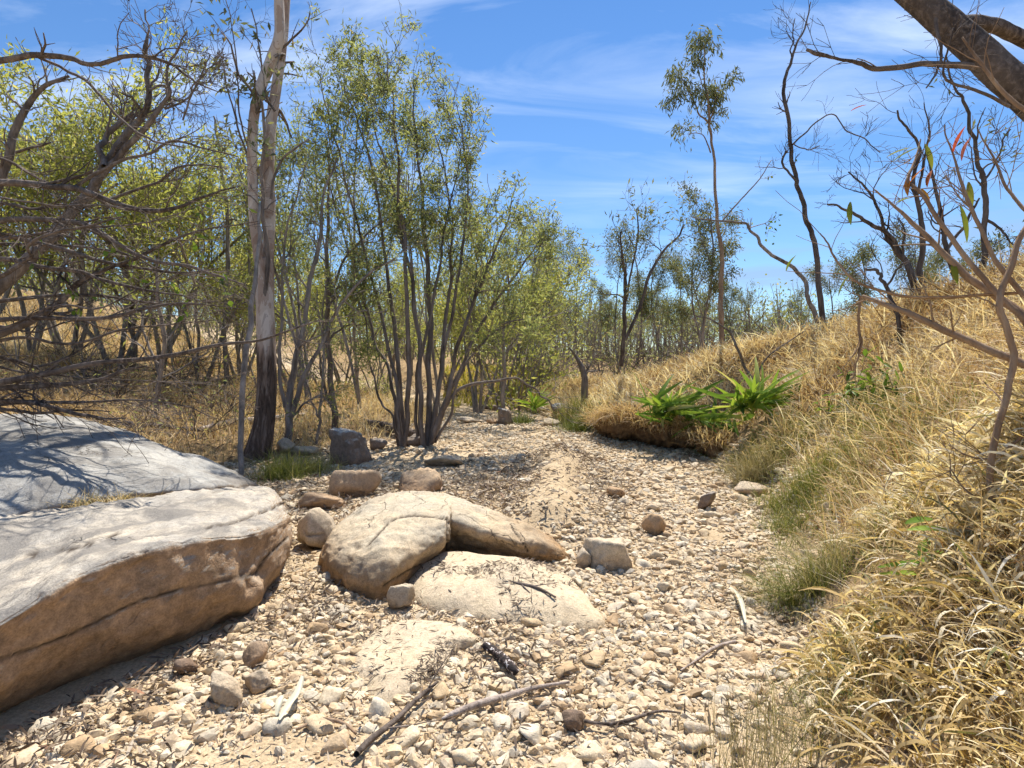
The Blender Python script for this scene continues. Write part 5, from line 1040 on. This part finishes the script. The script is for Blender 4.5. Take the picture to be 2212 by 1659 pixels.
series('green_shrub', 'shrub', 'pale green bushes in the dry grass behind the trunks', 'shrub', [(790, 790, 19), (830, 810, 17), (700, 810, 22), (1120, 700, 18), (1165, 720, 20), (660, 850, 16), (1230, 790, 19), (990, 810, 24), (1330, 750, 24)], 'green bushes', 1.1)
series('grey_thicket', 'twiggy', 'grey leafless bushes along the far bank', 'shrub', [(560, 790, 20), (600, 800, 15), (760, 830, 18), (900, 800, 23), (1000, 790, 21), (1050, 770, 24), (1110, 770, 23), (1150, 780, 21), (1190, 760, 22), (1240, 740, 23), (1290, 740, 26), (1350, 720, 26), (1420, 710, 28), (1490, 700, 30), (1560, 690, 30), (1640, 680, 27), (450, 790, 16), (380, 800, 21), (220, 800, 16), (50, 790, 17), (530, 770, 26), (660, 770, 26), (720, 780, 30), (800, 770, 29), (860, 780, 27), (940, 770, 30), (300, 780, 26), (180, 770, 27), (420, 770, 30), (300, 815, 10), (425, 830, 9.6), (250, 750, 12.5), (95, 760, 11), (515, 800, 12), (640, 850, 12), (200, 720, 14), (340, 720, 15)], 'grey leafless bushes', 1.5)
series('far_tree', 'olive', 'small trees on the far rise', 'tree', [(u_, 640 + 60 * q.random() - (60 if u_ < 500 else 0), d_) for u_, d_ in ((60, 40), (200, 44), (420, 36), (570, 46), (640, 36), (700, 44), (760, 38), (830, 47), (880, 40), (930, 46), (985, 38), (1040, 45), (1090, 40), (1150, 48), (1210, 44), (1270, 50), (1330, 46), (1400, 52), (1460, 48), (1530, 55))], 'small trees on the far rise', 1.3)
# far-off wood that closes the view between the trunks
mb = MB(); ms = MB(); qw = r_(4321)
for k in range(620):
    u_ = qw.uniform(-260, 1760); d_ = qw.uniform(40, 80); b_ = P(u_, 800, d_); z0 = G(b_[0], b_[1]); hh = qw.uniform(2.5, 6.0)
    top = np.array([b_[0] + qw.normal(0, 0.4), b_[1], z0 + hh])
    ms.tube(np.stack([[b_[0], b_[1], z0 - 0.2], (np.array([b_[0], b_[1], z0]) + top) / 2 + qw.normal(0, 0.15, 3), top]), [0.07, 0.05, 0.02], 4)
    for j in range(3): ms.tube(np.stack([[b_[0], b_[1], z0 + hh * qw.uniform(0.2, 0.6)], top + qw.normal(0, 0.7, 3)]), [0.035, 0.012], 3)
    nl = int(qw.uniform(30, 110)); ctr = np.array([b_[0], b_[1], z0 + hh * 0.75]); B_ = ctr + qw.normal(0, 1, (nl, 3)) * [0.8, 0.8, hh * 0.17]
    leaves(mb, B_, qw.normal(size=(nl, 3)) + [0, 0, -0.4], qw.uniform(0.2, 0.45, nl), qw.uniform(0.07, 0.16, nl), np.clip(qw.normal(0.45, 0.25, nl), 0, 1), qw)
    if k % 2 == 0:
        nl = 60; B_ = np.array([b_[0], b_[1], z0 + 0.5]) + qw.normal(0, 1, (nl, 3)) * [1.3, 0.8, 0.5]
        leaves(mb, B_, qw.normal(size=(nl, 3)) + [0, 0, 0.5], qw.uniform(0.2, 0.5, nl), qw.uniform(0.05, 0.1, nl), np.clip(qw.normal(0.55, 0.25, nl), 0, 1), qw)
DW = tag(put('distant_wood', None), 'far grey-green woodland on the horizon', kind='stuff'); mb.build('foliage', MAT_LEAF_OLIVE, DW)['kind'] = 'stuff'; ms.build('stems', MAT_BARK_GREY, DW)['kind'] = 'stuff'
traced_tree('bank_tree', 'dark two-trunked gum standing where the bank slopes to the creek', (0, 0), [[(1342, 790, 7), (1346, 740, 7), (1350, 680, 6.5), (1352, 620, 5.5), (1345, 560, 4), (1340, 500, 2.5)], [(1350, 735, 6), (1385, 660, 5.5), (1400, 600, 5), (1430, 545, 4), (1465, 510, 3), (1478, 485, 2)], [(1352, 650, 4), (1368, 570, 3), (1378, 500, 2.5), (1376, 450, 1.5)]], MAT_BARK_BLACK, MAT_LEAF_GUM, 9, 0.9, 1, (2, 6), (0.16, 0.04), seed=111, dep=15.5, t0=0.5)
traced_tree('dead_sapling', 'thin dead stem leaning out of the bank behind the strap-leaved plants', (0, 0), [[(1632, 830, 5), (1610, 790, 4.5), (1590, 750, 4), (1570, 715, 3.5), (1530, 690, 2.5), (1500, 680, 1.5)], [(1632, 820, 3), (1660, 770, 2.5), (1700, 740, 2), (1740, 715, 1.5)]], MAT_BARK_DARK, None, 4, 0.3, 1, seed=112, dep=9.6, spreadd=0.1)
traced_tree('stump', 'mossy broken stump at the far end of the dry bank', (0, 0), [[(1262, 870, 12), (1264, 830, 11), (1258, 800, 9), (1245, 770, 5), (1230, 750, 2.5)]], MAT_BARK_DARK, None, 4, 0.5, 1, seed=113, dep=14.5, spreadd=0.1)

# --- strap-leaved plants on the bank
def strap_plant(label, u, v, d, n, L, W, seed, up=0.4, row=0.22):
    q_ = r_(seed); c = P(u, v, d); T_ = empty('strap_leaved_plant', label, 'plant', None)
    for i in range(n):
        a = q_.uniform(0, 6.28); e = q_.uniform(0.5, 1.35) if q_.random() < up else q_.uniform(-0.35, 0.6)
        dr = np.array([math.cos(a) * math.cos(e), math.sin(a) * math.cos(e) - 0.3, math.sin(e)]); dead = q_.random() < 0.1
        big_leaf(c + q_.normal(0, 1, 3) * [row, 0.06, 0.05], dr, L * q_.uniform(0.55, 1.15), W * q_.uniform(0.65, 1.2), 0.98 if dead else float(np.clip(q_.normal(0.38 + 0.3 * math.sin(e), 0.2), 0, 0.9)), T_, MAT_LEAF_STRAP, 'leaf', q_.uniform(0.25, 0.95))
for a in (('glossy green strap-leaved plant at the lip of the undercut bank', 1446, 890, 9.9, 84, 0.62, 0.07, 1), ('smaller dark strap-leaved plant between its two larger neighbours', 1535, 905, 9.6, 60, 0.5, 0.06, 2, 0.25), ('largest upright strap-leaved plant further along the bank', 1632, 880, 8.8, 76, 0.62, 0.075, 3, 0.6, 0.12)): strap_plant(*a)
strap_plant('dark spiky rosette plant at the creek bend', 1155, 880, 13.4, 34, 0.5, 0.05, 4, 0.9, 0.03)
def leafy(label, u, v, d, n, L, W, seed, spread=0.3):
    q_ = r_(seed); c = ground_at(u, v)[0] + np.array([0, -0.12, 0.18]); T_ = empty('leafy_shrub', label, 'plant')
    for s in range(max(3, n // 9)):
        dr = np.array([q_.normal(0, 0.8), q_.normal(-0.3, 0.4), abs(q_.normal(0.7, 0.4))]); o_ = []; tp_ = []
        grow(q_, c, dr, spread * q_.uniform(0.8, 1.5), 0.006, 0, o_, tp_, 0.15, 0.0); mb_ = MB(); add_tubes(mb_, o_, 0.003); mb_.build('stem', MAT_BARK_TAN, T_)
        pts_ = o_[0][0]
        for k in range(9):
            i = int(q_.uniform(0.2, 1) * (len(pts_) - 1)); big_leaf(pts_[i], q_.normal(size=3) + [0, -0.2, 0.1], L * q_.uniform(0.6, 1.2), W * q_.uniform(0.7, 1.2), float(np.clip(q_.normal(0.5, 0.25), 0, 1)), T_, MAT_LEAF_GREEN, 'leaf', q_.uniform(0.05, 0.4))
leafy('leafy green shrub spreading from the dry grass on the bank', 1830, 895, 6.8, 80, 0.16, 0.045, 5, 0.5)
leafy('small bright green shrub low on the bank near the tussocks', 1775, 925, 6.6, 28, 0.10, 0.03, 6, 0.25)
leafy('green sprig further along the bank beside the leafy shrub', 1915, 885, 6.2, 27, 0.12, 0.03, 7, 0.3)
leafy('little yellow-green sprig below the strap-leaved plants', 1540, 950, 9.3, 27, 0.09, 0.03, 8, 0.25)
for i, (u, v, u2, v2, lb) in enumerate([(1960, 1145, 2060, 1160, 'upper'), (1900, 1240, 2120, 1250, 'long'), (1990, 1215, 2050, 1200, 'short')]):
    T_ = empty('green_grass_shoot', f'{lb} broad-leaved green shoot lying in the straw grass', 'plant'); a, b = P(u, v, 2.75), P(u2, v2, 2.7)
    for k in range(2): big_leaf(a + [0.01 * k, 0.03 * k, 0.02 * k], b - a + np.array([0, 0.1 * k, 0.05]), float(np.linalg.norm(b - a)), 0.045, 0.75 - 0.3 * k, T_, MAT_LEAF_STRAP, 'leaf', 0.15)

# ------------------------------------------------------------------ sticks and logs on the ground
def stick(name, label, path, m, lift=0.03, sides=8, rough=0.06, seed=1, cat='stick', twigs=0):
    q_ = r_(seed); c = catmull(np.array(path, float), 8); pts = []; r = []
    for (u, v, w) in c:
        g_, d_ = ground_at(u, v); r.append(max(0.002, w / FV * d_)); pts.append(g_ + [0, 0, lift + r[-1] * 0.6])
    pts = np.array(pts); k = np.ones(5) / 5
    for ax in range(3): pts[2:-2, ax] = np.convolve(pts[:, ax], k, 'valid')
    o_ = [(pts, np.array(r))]; 
    if twigs: side_twigs(q_, pts, np.array(r), twigs, 0.2, 0, o_, [], 0.2, 0.0, 0.1, (0.3, 0.7))
    mb_ = MB(); mb_.tube(pts, r, sides, 0.5, rough); add_tubes(mb_, o_[1:], 0.0015); return tag(mb_.build(name, m), label, cat)
m, t, o = new_mat('burnt_wood'); p = pos(t); c = ramp(t, noise_tex(t, p, 38, 4, 0.6), [(0.42, (0.03, 0.024, 0.022)), (0.52, (0.10, 0.07, 0.06)), (0.60, (0.62, 0.58, 0.54))], 'CONSTANT'); finish(t, o, c, 0.85, noise_tex(t, p, 60, 4), 0.01, 0.8)
stick('burnt_stick', 'short burnt stick with white ash patches on the gravel', [(1050, 1412, 9), (1075, 1430, 10), (1098, 1452, 11), (1116, 1470, 9)], m, 0.03, 10, 0.15)
stick('long_stick', 'long mauve-grey stick lying on the foreground cobbles', [(955, 1572, 3), (985, 1560, 7), (1040, 1540, 8), (1100, 1522, 7), (1150, 1505, 5), (1230, 1490, 3)], MAT_STICK, 0.035)
stick('long_stick', 'forked grey stick running diagonally across the gravel', [(770, 1652, 7), (800, 1620, 7), (850, 1580, 6), (900, 1530, 5), (945, 1490, 3)], MAT_BARK_DEAD, 0.035, twigs=4)
stick('twig', 'thin dark twig right of the square grey cobble', [(1262, 1574, 4), (1310, 1582, 4), (1360, 1572, 4), (1420, 1552, 3), (1470, 1555, 2)], MAT_BARK_DEAD, 0.03, 6, twigs=3)
stick('twig', 'bleached twig on the gravel near the bank', [(1470, 1462, 2), (1505, 1440, 3), (1545, 1412, 4), (1590, 1398, 3)], MAT_STICK, 0.03, 6)
stick('twig', 'branched dark twig lying on the broad flat slab', [(1075, 1290, 2), (1120, 1300, 4), (1160, 1308, 3), (1200, 1330, 2)], MAT_BARK_DEAD, 0.115, 6, twigs=5)
stick('twig', 'curved brown root on the sand below the sandy patch', [(640, 1590, 3), (690, 1570, 4), (740, 1575, 4), (770, 1600, 3)], MAT_BARK_TAN, 0.025, 6)
stick('log', 'dark rotting log at the foot of the many-stemmed tree', [(790, 925, 6), (830, 935, 9), (870, 948, 10), (905, 955, 8)], MAT_BARK_DEAD, 0.1, 10, 0.12, cat='log', twigs=6)
stick('log', 'pale fallen log on the dry grass above the rounded boulder', [(430, 940, 4), (500, 925, 7), (580, 918, 7), (660, 905, 4)], MAT_STICK, 0.08, 9, 0.1, cat='log')
stick('log', 'dead branch lying in dry grass above the rounded boulder', [(150, 905, 4), (240, 925, 5), (330, 935, 5), (440, 945, 3)], MAT_BARK_DEAD, 0.1, 8, 0.08, cat='log', twigs=6)
stick('log', 'dark log at the far end of the creek', [(1035, 885, 3), (1060, 888, 5), (1085, 886, 5)], MAT_BARK_DEAD, 0.06, 8, 0.08, cat='log')
stick('twig', 'straight pale stick propped across the creek bend', [(1105, 872, 1.5), (1140, 884, 2), (1185, 898, 2)], MAT_STICK, 0.15, 6)
def bark_strip(label, path, w, m, seed):
    pts = catmull(np.array([ground_at(u, v)[0] + [0, 0, 0.05 + h_] for u, v, h_ in path]), 6); n_ = len(pts)
    tg = np.gradient(pts, axis=0); s = np.cross(tg, [0, 0, 1.0]); s /= np.linalg.norm(s, axis=1, keepdims=True); V = []
    for i in range(n_):
        wd = w * math.sin(math.pi * (0.08 + 0.86 * i / (n_ - 1))) ** 0.6
        for j in range(5):
            a = (j - 2) / 2; V.append(pts[i] + s[i] * a * wd * 0.5 + np.array([0, 0, abs(a) ** 1.6 * wd * 0.5]))
    Qs = [[i * 5 + j, i * 5 + j + 1, (i + 1) * 5 + j + 1, (i + 1) * 5 + j] for i in range(n_ - 1) for j in range(4)]
    mb_ = MB(); mb_.add(V, Qs, None, 0.9); return tag(mb_.build('bark_strip', m), label, 'bark')
m_bs = leaf_mat('bark_strip', [(0.0, (0.4, 0.36, 0.27)), (1.0, (0.60, 0.58, 0.46))], 0.1)
bark_strip('curled pale bark strip standing on the sand', [(605, 1580, 0.0), (625, 1560, 0.02), (645, 1535, 0.03), (655, 1505, 0.05)], 0.035, m_bs, 1)
bark_strip('small curl of pale bark beside the larger strip', [(598, 1570, 0.0), (604, 1555, 0.02), (612, 1540, 0.03)], 0.03, m_bs, 2)
bark_strip('bleached white bark strip on the gravel by the large tussock', [(1585, 1290, 0.0), (1600, 1325, 0.02), (1610, 1370, 0.02)], 0.03, m_bs, 3)
# twigs and leaf scraps lying on the flat slabs
from mathutils.bvhtree import BVHTree
for sl, lb in ((bpy.data.objects['rock_slab'], 'dry leaf scraps and twigs on the broad flat slab'), (bpy.data.objects['rock_slab.001'], 'dry leaf scraps on the low stepped slab')):
    bv = BVHTree.FromPolygons([v.co[:] for v in sl.data.vertices], [list(f.vertices) for f in sl.data.polygons])
    bb = np.array([v.co[:] for v in sl.data.vertices]); lo_, hi_ = bb.min(0), bb.max(0); n = 5200; x = rg.uniform(lo_[0], hi_[0], n); y = rg.uniform(lo_[1], hi_[1], n)
    k = rg.random(n) < sstep(fbm2(x, y, 3.2, 3, 90) * 3 - 0.25) + 0.03; x, y = x[k], y[k]; pz = []
    for a, b in zip(x, y):
        h_ = bv.ray_cast((a, b, 2.0), (0, 0, -1)); pz.append(h_[0][2] if h_[0] is not None else -9)
    pz = np.array(pz); k = pz > -1; n = int(k.sum()); L = rg.uniform(0.015, 0.06, n); mb = MB()
    V, Q, tn = blades(np.column_stack([x[k], y[k], pz[k] + 0.004]), rg.uniform(0, 6.28, n), L, np.maximum(L * rg.uniform(0.06, 0.2, n), 0.003), rg.uniform(1.3, 1.62, n), rg.uniform(-0.2, 0.4, n), 3, np.clip(rg.beta(1.3, 2.2, n), 0, 1), rg.normal(0, 0.8, n), 'leaf')
    mb.add(V, Q, None, tn); tag(mb.build('leaf_litter', MAT_LITTER), lb, kind='stuff')
tot = 0
for me in bpy.data.meshes:
    if me.users: me.calc_loop_triangles(); tot += len(me.loop_triangles)
print('unique triangles', tot, 'objects', len(bpy.data.objects))
